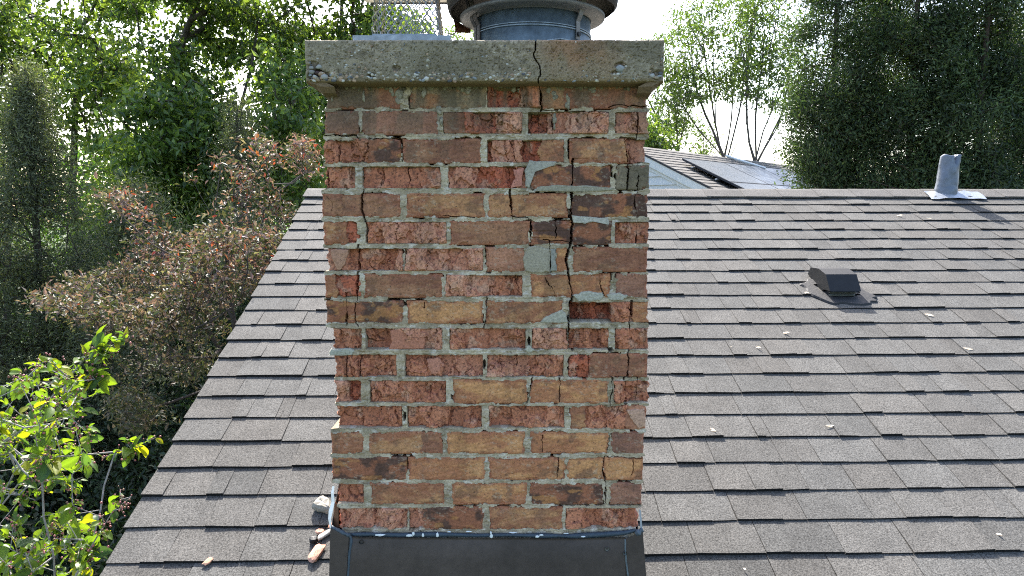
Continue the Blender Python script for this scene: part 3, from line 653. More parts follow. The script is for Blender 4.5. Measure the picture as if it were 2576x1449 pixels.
c = mixc((0.18, 0.145, 0.098), (0.30, 0.245, 0.17), sst(0.3, 0.7, fbm(X * 110, Z * 110, seed=67, o=4)))
c = mixc(c, (0.195, 0.165, 0.11), sst(0.4, 0.65, fbm(X * 7 + 3, Z * 9, seed=69)) * 0.7)
rx_c, rz_c = cx(1455), cz(115)
rust = np.exp(-(((X - rx_c) / 0.07) ** 2 + ((Z - rz_c) / 0.055) ** 2)) * sst(0.3, 0.6, fbm(X * 25, Z * 14, seed=70))
c = mixc(c, (0.25, 0.105, 0.05), np.clip(rust * 1.2, 0, 0.85))
wm = sst(cx(1340), cx(1400), X) * sst(cx(1590), cx(1520), X) * 0.5; c = mixc(c, (0.24, 0.16, 0.09), wm)
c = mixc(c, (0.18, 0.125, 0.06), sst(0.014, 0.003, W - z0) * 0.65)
c = mixc(c, (0.1, 0.08, 0.05), sst(0.50, 0.68, fbm(X * 11, Z * 20 + 4, seed=71)) * 0.45)
c = mixc(c, (0.06, 0.035, 0.03), np.clip(pits / 0.02, 0, 0.8))
for i in range(X.shape[0]):
    z = Z[i, 0]; cc = np.interp(z, crk[:, 1], crk[:, 0]) + 0.002 * (float(vn(z * 300, 1)) - .5)
    j = int(np.argmin(np.abs(X[i] - cc))); ww = 0.0042 + 0.002 * float(vn(z * 60, 4)) - 0.001
    X[i, j] = cc; Y[i, j] += 0.04; X[i, j - 1] = cc - ww / 2; X[i, j + 1] = cc + ww / 2; Y[i, j + 1:] -= 0.0015
    Y[i, j + 2:] += 0.0
V = np.stack([X, Y, Z], -1).reshape(-1, 3); nz, nx = X.shape; f4 = [grid_faces(nz, nx)]; Cc = c.reshape(-1, 3)
I = np.arange(nz * nx).reshape(nz, nx); n0 = len(V)
# top: runs back with a slight wash; bottom: flat soffit with a drip then cove; sides
def strip(edge, offs, flip, colr):
    global V, Cc
    prev = edge
    for off in offs:
        B = V[edge].copy(); B = off(B); k = len(V); V = np.vstack([V, B]); Cc = np.vstack([Cc, np.broadcast_to(colr, (len(B), 3))]); cur = np.arange(k, k + len(B))
        q = np.stack([prev[:-1], prev[1:], cur[1:], cur[:-1]], 1); f4.append(q[:, ::-1] if flip else q); prev = cur
    return prev
def setY(y, dz=0.0, sx=1.0):
    def g_(B):
        B[:, 1] = y; B[:, 2] += dz; B[:, 0] = (B[:, 0] - (x0 + x1) / 2) * sx + (x0 + x1) / 2; return B
    return g_
strip(I[-1, :], [setY(YC + 0.02, 0.001), setY(YC + 0.12, 0.012), setY(YB - 0.1, 0.012), setY(YB, 0.0)], False, (0.3, 0.29, 0.26))
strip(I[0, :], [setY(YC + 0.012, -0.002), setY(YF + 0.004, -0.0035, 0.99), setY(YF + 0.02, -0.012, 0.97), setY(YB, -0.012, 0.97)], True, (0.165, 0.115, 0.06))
for edge, flip, sgn in ((I[:, 0], False, 1), (I[:, -1], True, -1)):
    strip(edge, [setY(YC + 0.1), setY(YB)], flip, (0.22, 0.2, 0.16))
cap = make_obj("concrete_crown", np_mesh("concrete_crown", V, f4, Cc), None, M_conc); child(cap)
# sloping cove under the crown on both sides and along the front
for side, (xe, xi) in enumerate(((x0 + 0.003, fx(820, 235)), (x1 - 0.003, fx(1630, 235)))):
    pr = [(xe, z0 + 0.002), (xe + (0.006 if side == 0 else -.006), z0 - 0.007), ((xe + xi) / 2, z0 - 0.013), (xi + (-.003 if side == 0 else .003), z0 - 0.028), (xi + (.03 if side == 0 else -.03), z0 - 0.029), (xi, z0 + .004)]
    b = MB(); yy = np.array([YC + 0.006, YC + 0.022, YC + 0.055, YB - 0.03]); P = []
    for y_ in yy:
        k_ = 0.35 if y_ < YC + 0.02 else (0.8 if y_ < YC + 0.03 else 1.0)
        for (a_, z_) in pr: P.append([a_ + (0 if k_ == 1 else (0.002 if side == 0 else -.002)), y_, z0 + (z_ - z0) * k_ if z_ < z0 else z_])
    m = len(pr); fc = []
    for r in range(len(yy) - 1):
        for k in range(m): k2 = (k + 1) % m; fc.append([r * m + k, r * m + k2, (r + 1) * m + k2, (r + 1) * m + k])
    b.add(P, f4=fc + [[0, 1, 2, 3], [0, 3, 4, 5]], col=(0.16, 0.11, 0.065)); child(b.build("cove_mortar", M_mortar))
# pebbles set in the crown
ico_t = (1 + 5 ** .5) / 2
ICO = np.array([[-1, ico_t, 0], [1, ico_t, 0], [-1, -ico_t, 0], [1, -ico_t, 0], [0, -1, ico_t], [0, 1, ico_t], [0, -1, -ico_t], [0, 1, -ico_t], [ico_t, 0, -1], [ico_t, 0, 1], [-ico_t, 0, -1], [-ico_t, 0, 1]]) / math.sqrt(1 + ico_t ** 2)
ICF = np.array([[0, 11, 5], [0, 5, 1], [0, 1, 7], [0, 7, 10], [0, 10, 11], [1, 5, 9], [5, 11, 4], [11, 10, 2], [10, 7, 6], [7, 1, 8], [3, 9, 4], [3, 4, 2], [3, 2, 6], [3, 6, 8], [3, 8, 9], [4, 9, 5], [2, 4, 11], [6, 2, 10], [8, 6, 7], [9, 8, 1]])
def ico2():
    V = [tuple(v) for v in ICO]; F_ = []; mid = {}
    def m_(a, b):
        k = (min(a, b), max(a, b))
        if k not in mid:
            p = (np.array(V[a]) + np.array(V[b])) / 2; p /= np.linalg.norm(p); mid[k] = len(V); V.append(tuple(p))
        return mid[k]
    for a, b_, c_ in ICF: x_, y_, z_ = m_(a, b_), m_(b_, c_), m_(c_, a); F_ += [[a, x_, z_], [b_, y_, x_], [c_, z_, y_], [x_, y_, z_]]
    return np.array(V), np.array(F_)
IV, IF_ = ico2()
pb = MB()
PEB = [(0.40, 0.36, 0.28), (0.3, 0.2, 0.13), (0.09, 0.09, 0.095), (0.45, 0.42, 0.36), (0.27, 0.21, 0.12), (0.22, 0.23, 0.23), (0.36, 0.25, 0.16)]
for i in range(620):
    low = rng.random() < 0.42
    x_ = rng.uniform(x0 + .006, x1 - .006); z_ = z0 + (rng.uniform(0.002, 0.022) if low else rng.uniform(0.004, z1 - z0 - .004)); s_ = rng.uniform(0.002, 0.0062 if low else 0.0045)
    if abs(x_ - cx(1350)) < 0.012: continue
    d_ = np.array([s_ * rng.uniform(.9, 1.5), s_ * 0.45, s_ * rng.uniform(.6, 1.0)]); a_ = rng.uniform(-.6, .6); Vv = ICO * d_
    Vv = np.column_stack([Vv[:, 0] * math.cos(a_) - Vv[:, 2] * math.sin(a_), Vv[:, 1], Vv[:, 0] * math.sin(a_) + Vv[:, 2] * math.cos(a_)])
    pb.add(Vv + (x_, YC + 0.0012, z_), f3=ICF, col=np.array(PEB[rng.integers(len(PEB))]) * rng.uniform(.7, 1.1))
for (a_, b_, s_, c_) in ((784, 181, .012, (.3, .28, .24)), (783, 170, .010, (.35, .33, .3)), (802, 168, .013, (.4, .39, .35)), (815, 193, .016, (.42, .4, .36)), (1640, 190, .014, (.46, .44, .4)), (1652, 195, .010, (.36, .3, .22)), (1658, 172, .010, (.38, .28, .15)), (1560, 172, .02, (.36, .36, .34)), (1517, 195, .01, (.45, .43, .38)), (1665, 130, .012, (.4, .3, .2)), (1028, 188, .010, (.38, .36, .3)), (1050, 190, .009, (.3, .26, .2)), (1076, 152, .011, (.42, .38, .28)), (840, 198, .01, (.4, .36, .28)), (1142, 190, .01, (.28, .22, .14)), (798, 183, .012, (.07, .035, .03))):
    pb.add(IV * (.8 + .4 * vn(IV[:, 0] * 2 + a_, IV[:, 2] * 2, IV[:, 1] * 2))[:, None] * np.array([s_ * .6, s_ * .3, s_ * .42]) + (cx(a_, b_), YC + .002, cz(b_)), f3=IF_, col=np.array(c_) * .66)
po = pb.build("pebbles", M_peb, None, smooth=True, kind="stuff"); po.parent = cap
# crumbs of cement clinging under the crown
cb = MB()
for i in range(150):
    x_ = rng.uniform(fx(825, 215), fx(1625, 215)); z_ = fz(213) - abs(rng.normal(0, .006)); s_ = rng.uniform(.002, .007)
    cb.add(ICO * np.array([s_, s_ * .6, s_ * rng.uniform(.6, 1.6)]) * rng.uniform(.8, 1.2, (12, 1)) + (x_, YF + .001, z_), f3=ICF, col=np.array([.17, .145, .1]) * rng.uniform(.6, 1.3))
for (a_, b_, w_, h_) in ((1005, 240, .018, .03), (1105, 275, .012, .022), (1110, 300, .007, .03), (985, 225, .01, .02), (1065, 232, .009, .025), (1395, 240, .014, .022), (1428, 255, .01, .028), (1490, 226, .013, .012), (1380, 228, .012, .015), (1395, 300, .006, .03), (1180, 225, .012, .016), (835, 240, .004, .03), (915, 245, .005, .03)):
    for k_ in range(7):
        cb.add(ICO * np.array([w_ * .5, .004, h_ * .35]) * rng.uniform(.75, 1.2, (12, 1)) + (fx(a_, b_) + rng.normal(0, w_ * .22), YF + .0005, fz(b_) + rng.normal(0, h_ * .25)), f3=ICF, col=np.array([.26, .225, .165]) * rng.uniform(.6, 1.25))
child(cb.build("cement_crumbs", M_mortar, None, smooth=True, kind="stuff"))
# ------------------------------------------------------------------ flashing at the chimney foot
def fl(px, py, dy=0.0): p = at(px, py, YF - 0.016 - dy); return p
def sheet(pts, th, col=(1, 1, 1), mat=M_flash, name="flashing", parent=None, smooth=False):
    P = np.array(pts); n = len(P); nrm = np.cross(P[1] - P[0], P[2] - P[0]); nrm /= np.linalg.norm(nrm)
    b = MB(); V = np.vstack([P, P + nrm * th]); c0 = P.mean(0); V = np.vstack([V, c0, c0 + nrm * th])
    f3 = [[2 * n, (i + 1) % n, i] for i in range(n)] + [[2 * n + 1, n + i, n + (i + 1) % n] for i in range(n)]
    b.add(V, f3=f3, f4=[[i, (i + 1) % n, n + (i + 1) % n, n + i] for i in range(n)], col=col)
    return b.build(name, mat, parent, smooth)
zlow = rp(1.2, onroof(1200, 1700)[1])[2]
b = MB(); top = [(868, 1347), (905, 1352), (960, 1352), (1050, 1353), (1130, 1354), (1220, 1354), (1300, 1354), (1390, 1355), (1460, 1355), (1530, 1353), (1574, 1352)]
P = []
for (a_, b_) in top:
    for k_, (py, dy) in enumerate(((b_, 0.0), (b_ + 6, 0.003), (1420, 0.004), (1560, 0.006), (1690, 0.012), (1735, 0.05))):
        q = fl(a_, py, dy + 0.0012 * math.sin(a_ * .021 + k_)); P.append(q)
P = np.array(P); m = 6; f4 = [[i * m + k, (i + 1) * m + k, (i + 1) * m + k + 1, i * m + k + 1] for i in range(len(top) - 1) for k in range(m - 1)]
V = np.vstack([P, P + (0, 0.0015, 0)]); n_ = len(P); f4 = [q[::-1] for q in f4] + [[a + n_ for a in q] for q in f4]
f4 += [[i * m, i * m + n_, (i + 1) * m + n_, (i + 1) * m] for i in range(len(top) - 1)]
b.add(V, f4=f4); flash = child(b.build("flashing", M_flash, smooth=True))
# corner pieces, folded round the corner
lc = sheet([fl(832, 1328, .006), fl(829, 1449, .006), fl(826, 1720, .012), fl(866, 1720, .010), fl(872, 1449, .006), fl(878, 1352, .006)][::-1], 0.002, name="corner_flashing"); child(lc)
rc = sheet([fl(1572, 1357, .004), fl(1576, 1449, .004), fl(1580, 1700, .008), fl(1640, 1720, .010), fl(1626, 1449, .006), fl(1617, 1338, .006), fl(1606, 1342, .006)][::-1], 0.002, name="corner_flashing"); child(rc)
# sheets running back along both sides
for (a_, b_, nm) in ((834, 1232, -1), (1610, 1285, 1)):
    x_ = fx(a_, b_); zz0 = fz(b_); yb_ = YF + 0.6
    V = [[x_, YF - 0.012, zz0 - .10], [x_, YF + 0.1, zz0], [x_, yb_, zz0 + 0.12], [x_, yb_, zz0 - 0.25], [x_, YF - 0.012, fz(1735)]]
    V2 = [[v[0] + 0.0015 * nm, v[1], v[2]] for v in V]; b = MB()
    b.add(V + V2, f4=[[i, (i + 1) % 5, 5 + (i + 1) % 5, 5 + i] for i in range(5)], f3=[[0, 1, 2], [0, 2, 3], [0, 3, 4], [7, 6, 5], [8, 7, 5], [9, 8, 5]], col=(1, 1, 1)); child(b.build("side_flashing", M_flash))
# bent white and rusty edge of the left side sheet
b = MB()
W_ = [(839, 1222), (836, 1240), (838, 1262), (832, 1285), (829, 1305), (832, 1330)]
P = []
for i, (a_, b_) in enumerate(W_):
    wd = (5, 7, 8, 10, 7, 4)[i]; P += [at(a_ - wd * .5, b_, YF + .02), at(a_ + wd * .5, b_ + 1, YF + .005)]
b.add(P, f4=[[2 * i, 2 * i + 1, 2 * i + 3, 2 * i + 2] for i in range(len(W_) - 1)], col=(0.75, 0.74, 0.7)); 
V = [at(841, 1262, YF + .01), at(851, 1272, YF + .0), at(852, 1328, YF + .0), at(840, 1328, YF + .01)]; b.add(V, f4=[[0, 1, 2, 3]], col=(0.1, 0.045, 0.025))
b.add(np.array(V) + (0, .004, 0), f4=[[3, 2, 1, 0]], col=(0.3, 0.1, 0.04))
child(b.build("bent_edge", M_plain))
b = MB(); V = [at(1608, 1282, YF - .012), at(1612, 1284, YF - .014), at(1618, 1345, YF - .02), at(1612, 1345, YF - .018)]; b.add(V, f4=[[0, 1, 2, 3]], col=(.3, .31, .32)); b.add(np.array(V) + (0, .002, 0), f4=[[3, 2, 1, 0]], col=(.3, .31, .32)); child(b.build("bent_edge", M_plain))
# sealant bead along the top and down the seams
def bead(pts, r, col, name="sealant", n=7):
    P = np.array(pts); m = len(P); t = np.linspace(0, m - 1, m * 5); Q = np.stack([np.interp(t, np.arange(m), P[:, i]) for i in range(3)], 1)
    rr = r * (0.75 + 0.6 * vn(t * 1.7, r * 1e4)); b = MB(); b.tube(Q, rr, n=n, col=col); return child(b.build(name, M_seal, smooth=True))
bead([at(a_, b_ - 3 + 1.5 * math.sin(a_), YF - 0.008) for a_, b_ in [(880, 1347), (940, 1348), (1000, 1348), (1060, 1349), (1130, 1349), (1200, 1350), (1280, 1350), (1360, 1350), (1440, 1350), (1520, 1348), (1575, 1344), (1600, 1338)]], 0.0058, (0.035, 0.05, 0.065))
bead([at(834, 1327, YF - .016), at(850, 1333, YF - .019), at(866, 1342, YF - .02), at(878, 1346, YF - .02), at(883, 1352, YF - .02)], .005, (0.05, 0.065, 0.08))
bead([at(882, 1350, YF - .018), at(884, 1362, YF - .02), at(879, 1390, YF - .02), at(877, 1430, YF - .02), at(873, 1475, YF - .021), at(868, 1600, YF - .022)], 0.0036, (0.05, 0.068, 0.085))
bead([at(1573, 1356, YF - .018), at(1573, 1380, YF - .02), at(1575, 1410, YF - .02), at(1580, 1449, YF - .02), at(1584, 1560, YF - .022)], 0.0026, (0.1, 0.12, 0.13))
bead([at(1600, 1344, YF - .018), at(1610, 1336, YF - .018), at(1617, 1332, YF - .018)], 0.007, (0.07, 0.09, 0.11))
# old white caulk flecks
b = MB()
for (a_, b_, w_, h_) in ((957, 1346, 14, 3), (1030, 1347, 9, 4), (1040, 1343, 4, 6), (1064, 1346, 4, 6), (1101, 1346, 4, 7), (1236, 1348, 5, 6), (1353, 1350, 6, 4), (1362, 1346, 6, 3), (1467, 1350, 7, 2.5), (860, 1338, 3, 5), (866, 1343, 5, 3), (1424, 1342, 8, 1.6), (1130, 1338, 7, 2), (1178, 1337, 10, 1.8), (1290, 1340, 12, 1.6), (1235, 1341, 3, 6)):
    c_ = at(a_, b_, YF - 0.0165); s_ = 1.0 / F * YF * 1.0
    b.add(ICO * np.array([w_ * s_, 0.0018, h_ * s_]) * rng.uniform(.7, 1.2, (12, 1)) + c_, f3=ICF, col=(0.62, 0.64, 0.64))
child(b.build("caulk_flecks", M_plain, kind="stuff"))
for (a_, b_, r_, c_) in ((909, 1363, .0058, (.06, .055, .05)), (869, 1394, .005, (.05, .04, .035)), (1527, 1381, .0062, (.2, .2, .18)), (1572, 1392, .005, (.15, .16, .16))):
    b = MB(); p = at(a_, b_, YF - 0.0225); Mx = np.array([[1, 0, 0], [0, 0, 1], [0, -1, 0]])
    b.lathe([(0, .0035), (r_ * .55, .003), (r_ * .6, .0018), (r_ * .95, .0014), (r_, -.002)], (0, 0, 0), n=14, fn=lambda V: V @ Mx * np.array([1, -1, 1]), col=c_)
    b.v = [v * 1.0 for v in b.v]; o = b.build("screw", M_galv, smooth=False); o.parent = flash; o.location = p
    o.rotation_euler = (0, 0, 0)
    for s_ in (flash,): o.location = [p[0], p[1], p[2]]

# ------------------------------------------------------------------ left flue: clay tile rim, base flange, diamond mesh, lid
zt_cap = cz(99.5)
YM = 2.10
fc = at(1015, 90, YM)
fcap = empty("flue_screen_cap", (fc[0], YM, fc[2]), label="galvanised diamond mesh flue guard with pale flat lid, at the left on the concrete crown", category="flue cap")
def lk(o, par, origin): o.parent = par; o.location = -Vector([float(v) for v in origin]); return o
zf = at(1015, 100, 1.97)[2]; og = (fc[0], YM, fc[2]); xl, xr = at(887, 96, 1.97)[0], at(1133, 96, 1.97)[0]
ztop = at(1015, 92.5, 1.97)[2]
b = MB(); b.box((xl + .02, 1.99, zt_cap), (xr - .02, 2.23, ztop - .012), col=(0.3, 0.15, 0.09)); lk(b.build("flue_tile", M_brick), fcap, og)
b = MB(); b.box((xl, 1.97, ztop - .014), (xr, 1.9715, ztop + .004), col=(.32, .35, .37)); b.box((xl, 1.9717, ztop + .0025), (xr, 2.25, ztop + .004), col=(.34, .37, .39))
b.box((xl, 1.9717, ztop - .014), (xl + .0012, 2.25, ztop + .0022), col=(.3, .33, .35)); b.box((xr - .0012, 1.9717, ztop - .014), (xr, 2.25, ztop + .0022), col=(.3, .33, .35))
lk(b.build("base_flange", M_galv), fcap, og)
lx0, lx1 = at(930, 90, 2.0)[0], at(1104, 90, 2.0)[0]; zl = ztop + .004
b = MB(); V = [(lx0, 2.0, zl), (lx1, 2.0, zl), (lx1 - .012, 2.004, zl + .012), (lx0 + .008, 2.004, zl + .012)]
b.add(V + [(x_, y_ + .0015, z_) for x_, y_, z_ in V], f4=[[0, 1, 2, 3], [7, 6, 5, 4], [0, 4, 5, 1], [2, 6, 7, 3]], col=(.38, .42, .45))
lk(b.build("base_lip", M_galv), fcap, og)
# expanded metal: mirrored zig-zag strands on four tapered sides
zh = zl + .215; tx0, tx1 = lx0 + .022, lx1 - .022; ty0, ty1 = 2.018, 2.20; by0, by1 = 2.004, 2.214
corners_b = [(lx0 + .002, by0), (lx1 - .002, by0), (lx1 - .002, by1), (lx0 + .002, by1)]; corners_t = [(tx0, ty0), (tx1, ty0), (tx1, ty1), (tx0, ty1)]
b = MB()
def bil(a, c_, s_, t_):
    p0 = np.array(corners_b[a]) * (1 - s_) + np.array(corners_b[c_]) * s_; p1 = np.array(corners_t[a]) * (1 - s_) + np.array(corners_t[c_]) * s_
    q = p0 * (1 - t_) + p1 * t_; return np.array([q[0], q[1], zl + (zh - zl) * t_])
NROW = 8
for a in range(4):
    c_ = (a + 1) % 4; NCOL = 10 if a % 2 == 0 else 4
    for i in range(NCOL + 1):
        for mir in (1, -1):
            if i == 0 and mir == -1 or i == NCOL and mir == 1: continue
            pts = []
            for r in range(NROW * 2 + 1):
                t_ = r / (NROW * 2); ph = 0.04 if (r % 2 == 0) else 0.46
                for dt in (-.014, .014):
                    s_ = (i + mir * ph) / NCOL; tt = min(max(t_ + dt, 0), 1); pts.append(bil(a, c_, min(max(s_, 0), 1), tt) + rng.normal(size=3) * .0003)
            b.tube(pts, 0.0014, n=4, col=(.42, .43, .44) if rng.random() < .75 else (.4, .33, .22), cap=False)
lk(b.build("mesh_screen", M_galv), fcap, og)
b = MB(); zlid = at(1040, 14, 2.34)[2]; ax, bx = at(889, 0, 2.2)[0] + .004, at(1172, 0, 2.2)[0]; Y0l, Y1l = 1.88, 2.34
def slab_lid():
    P = []; 
    for (inset, dz) in ((0.03, 0.0), (0.006, 0.008), (0.0, 0.016), (0.0, 0.03), (0.02, 0.034)):
        P += [(ax + inset, Y0l + inset, zlid + dz), (bx - inset, Y0l + inset, zlid + dz), (bx - inset, Y1l - inset, zlid + dz), (ax + inset, Y1l - inset, zlid + dz)]
    f = [[0, 3, 2, 1], [16, 17, 18, 19]]
    for r in range(4):
        for k in range(4): k2 = (k + 1) % 4; f.append([r * 4 + k, r * 4 + k2, (r + 1) * 4 + k2, (r + 1) * 4 + k])
    return P, f
P, f_ = slab_lid(); b.add(P, f4=f_, col=(.66, .6, .5)); lid = lk(b.build("lid", M_plain), fcap, og)
b = MB(); b.box((ax + .028, Y1l - .034, zlid - .004), (bx - .028, Y1l - .028, zlid - .0005), col=(.03, .03, .035)); o = b.build("lid_rim", M_plain); o.parent = lid
# ------------------------------------------------------------------ right flue: round galvanised pipe and dark hood
YP = 2.13; pc = at(1339, 60, YP); cx_, zc_ = pc[0], zt_cap
cowl = empty("round_flue_cowl", (cx_, YP, zt_cap), label="round galvanised flue pipe with wide dark rusty hood, at the right on the concrete crown", category="flue cowl")
oc = (0, 0, 0); RP = 0.168; zr = at(1339, 30, YP)[2]
zband1 = zr - .075
def cyl(o): o.parent = cowl; return o
h_ = lambda py, Y: at(1339, py, Y)[2] - zt_cap
zring = h_(4, YP - .2)
b = MB(); b.lathe([(RP - .002, -.01), (RP, 0.0), (RP, zring), (RP - .003, zring), (RP - .003, -.01)], (0, 0, 0), n=96, col=(.14, .175, .195)); cyl(b.build("pipe", M_galv, smooth=True))
def helix(z_a, z_b, a_a, a_b, r_, name, col=(.33, .38, .41)):
    b = MB(); t = np.linspace(0, 1, 70); ang = a_a + (a_b - a_a) * t; b.tube(np.stack([(RP + .0012) * np.cos(ang), (RP + .0012) * np.sin(ang), z_a + (z_b - z_a) * t], 1), r_, n=6, col=col); cyl(b.build(name, M_galv, smooth=True))
helix(zring - .046, zring - .053, -math.pi * .98, 0, .0022, "seam_bead"); helix(zring - .040, zring - .047, -math.pi * .98, 0, .0016, "seam_bead")
helix(0.002, zring - .083, -math.pi * .86, -math.pi * .36, .0024, "spiral_seam"); helix(zring - .083, zring - .089, -math.pi * .36, 0, .0024, "spiral_seam")
b = MB(); b.lathe([(RP + .001, zring - .005), (RP + .004, zring - .001), (.2, zring), (.208, zring + .003), (.209, zring + .010), (RP, zring + .010)], (0, 0, 0), n=96, col=(.2, .185, .165)); cyl(b.build("collar_ring", M_dkmetal, smooth=True))
RH = .243; zrim = h_(79, YP + RH)
def dent(V):
    a_ = np.arctan2(V[:, 1], V[:, 0]); r_ = np.hypot(V[:, 0], V[:, 1]); k_ = np.exp(-((a_ - math.pi * .93) / .25) ** 2) * (r_ > .2)
    V = V.copy(); V[:, 2] += -.012 * k_ + .004 * np.sin(a_ * 3 + 1) * (r_ > .2); V[:, :2] *= (1 - .02 * k_[:, None]); return V
b = MB(); b.lathe([(.236, zrim - .006), (RH, zrim), (.247, zrim + .02), (.236, zrim + .05), (.20, zrim + .09), (.1, zrim + .135), (.0005, zrim + .15)], (0, 0, 0), n=96, fn=dent, col=(.055, .048, .045))
b.lathe([(.0005, zrim + .145), (.1, zrim + .13), (.197, zrim + .085), (.231, zrim + .048), (.241, zrim + .02), (.238, zrim + .002), (.236, zrim - .006)], (0, 0, 0), n=96, fn=dent, col=(.13, .115, .10))
cyl(b.build("hood", M_dkmetal, smooth=True))
def strap(ang, rust, name="strap", z_a=-.09, w=.014):
    b = MB(); c_, s_ = math.cos(ang), math.sin(ang); tx = np.array([-s_, c_, 0]); pts = [(RP + .003, zring + z_a), (RP + .003, zring - .03), (RP + .012, zring - .014), (RP + .014, zring - .006), (RP + .03, zring + .05), (.2, zrim + .07)]
    V = []
    for (r_, z_) in pts:
        for q in (-w / 2, w / 2):
            for rr in (0, .0025): V.append(np.array([c_ * (r_ + rr), s_ * (r_ + rr), z_]) + tx * q)
    n = len(pts); f4 = []
    for i in range(n - 1):
        A = i * 4; B = A + 4; f4 += [[A, A + 2, B + 2, B], [A + 1, B + 1, B + 3, A + 3], [A, B, B + 1, A + 1], [A + 2, A + 3, B + 3, B + 2]]
    f4 += [[0, 1, 3, 2]]
    b.add(V, f4=f4, col=rust); o = cyl(b.build(name, M_dkmetal)); return o
s1 = strap(-math.radians(45), (.22, .2, .18), z_a=-.078, w=.016); strap(-math.radians(160), (.07, .06, .055), z_a=-.12, w=.02); strap(-math.radians(152), (.09, .07, .06), z_a=-.16, w=.018); strap(math.radians(75), (.1, .08, .07))
b = MB(); a_ = -math.radians(45); p = np.array([(RP + .007) * math.cos(a_), (RP + .007) * math.sin(a_), zring - .064]); b.tube([p - np.array([math.cos(a_), math.sin(a_), 0]) * .006, p + np.array([math.cos(a_), math.sin(a_), 0]) * .004], .0065, n=6, col=(.04, .04, .04)); o = b.build("bolt", M_dkmetal); o.parent = s1
# torn rusty flap hanging from the left rim
b = MB(); c0 = at(1160, 60, YP - .02) - np.array([cx_, YP, zt_cap]); P = [at(1139, 40, YP + .05), at(1150, 55, YP + .06), at(1165, 62, YP + .07), at(1184, 66, YP + .08), at(1184, 83, YP + .08), at(1165, 82, YP + .07), at(1150, 82, YP + .06), at(1144, 80, YP + .05), at(1145, 72, YP + .05)]
V = np.array(P) - np.array([cx_, YP, zt_cap]); n = len(V); ctr = V.mean(0); V = np.vstack([V, V + (0, .003, 0), ctr, ctr + (0, .003, 0)])
b.add(V, f3=[[2 * n, i, (i + 1) % n] for i in range(n)] + [[2 * n + 1, n + (i + 1) % n, n + i] for i in range(n)], f4=[[i, n + i, n + (i + 1) % n, (i + 1) % n] for i in range(n)], col=(.16, .062, .03)); cyl(b.build("rusty_flap", M_dkmetal))

# ------------------------------------------------------------------ plumbing vent with crumpled lead boot
u_, v_ = onroof(2378, 491); base = rp(u_, v_, 0.0)
ob = empty("lead_vent_pipe", base, label="grey lead covered vent pipe with crumpled open top by the ridge", category="vent pipe")
hgt = 0.285
def lead_fn(V):
    V = V.copy(); a_ = np.arctan2(V[:, 1], V[:, 0]); t = np.clip(V[:, 2] / hgt, 0, 1.1)
    r_ = 1 + .03 * np.sin(a_ * 5 + t * 6) * t + .02 * np.sin(a_ * 3 - t * 9); r_ -= .55 * np.exp(-((a_ + math.pi * .42) / .22) ** 2) * sst(.68, 1.0, t)
    r_ += .10 * np.exp(-((a_ + math.pi * .27) / .12) ** 2) * sst(.6, 1.0, t); r_ += .04 * (vn(a_ * 4, t * 12, seed=5) - .5)
    V[:, :2] *= .9 * r_[:, None] * (1 + .06 * t[:, None]); V[:, 0] += .018 * t; V[:, 2] += .006 * np.sin(a_ * 4) * sst(.9, 1.0, t) - .03 * np.exp(-((a_ + math.pi * .42) / .2) ** 2) * sst(.85, 1, t); return V
b = MB(); prof = [(.088, -.03), (.086, .0), (.0835, .006), (.085, .012), (.0825, .02), (.084, .027), (.082, .035), (.083, .043), (.081, .05)] + [(.08 - .014 * t, .05 + (hgt - .05) * t) for t in np.linspace(.06, 1, 22)] + [(.062, hgt + .003), (.057, hgt - .004), (.055, hgt - .12), (.0005, hgt - .13)]
b.lathe(prof, (0, 0, 0), n=72, fn=lead_fn, col=(.15, .17, .205)); o = b.build("lead_boot", M_lead, smooth=True); o.parent = ob
b = MB(); P = []
for i in range(9):
    for j in range(5):
        uu = -.17 + .40 * i / 8; vv = .0 + .115 * j / 4 + .008 * math.sin(i * 1.9); w = .031 + .004 * math.sin(i * 2.3 + j) + .012 * max(0, 1 - abs(uu) / .07) - .012 * (j / 4)
        P.append(RU * uu + RD * vv + RN * w)
b.add(P, f4=[[i * 5 + j, i * 5 + j + 1, (i + 1) * 5 + j + 1, (i + 1) * 5 + j] for i in range(8) for j in range(4)], col=(.42, .45, .49)); o = b.build("lead_flange", M_lead, smooth=True); o.parent = ob
# ------------------------------------------------------------------ black box vent on the slope
u_, v_ = onroof(2108, 740); bv = empty("roof_exhaust_vent", rp(u_, v_, 0), label="small black box exhaust vent on the right slope in a patch of tar", category="roof vent")
def LV(P): return np.array(P) @ RM
w2 = .084; hb = .085
b = MB()
# hood: side cheeks and folded top, open mouth facing down the slope
prof = [(-.215, .012), (-.20, .062), (-.11, .100), (-.02, .112), (.065, .056)]     # (v, w)
n = len(prof); outer = [(-w2, v, w) for v, w in prof] + [(w2, v, w) for v, w in prof]; t = .003
inner = [(-w2 + t, v + .002, w - t) for v, w in prof] + [(w2 - t, v + .002, w - t) for v, w in prof]
b.add(LV(outer + inner), f4=[[i, i + n, i + n + 1, i + 1] for i in range(n - 1)] + [[2 * n + i, 2 * n + i + 1, 2 * n + i + n + 1, 2 * n + i + n] for i in range(n - 1)], col=(.022, .023, .025))
b.add(LV([(x, v, w) for x in (-w2, -w2 + t) for v, w in [(-.215, .012), (-.20, .062), (-.11, .100), (-.02, .112), (.065, .056), (.05, .05), (.0, .03), (-.02, .008)]]), f3=[[0, i, i + 1] for i in range(1, 7)] + [[8, 8 + i + 1, 8 + i] for i in range(1, 7)], col=(.018, .019, .02))
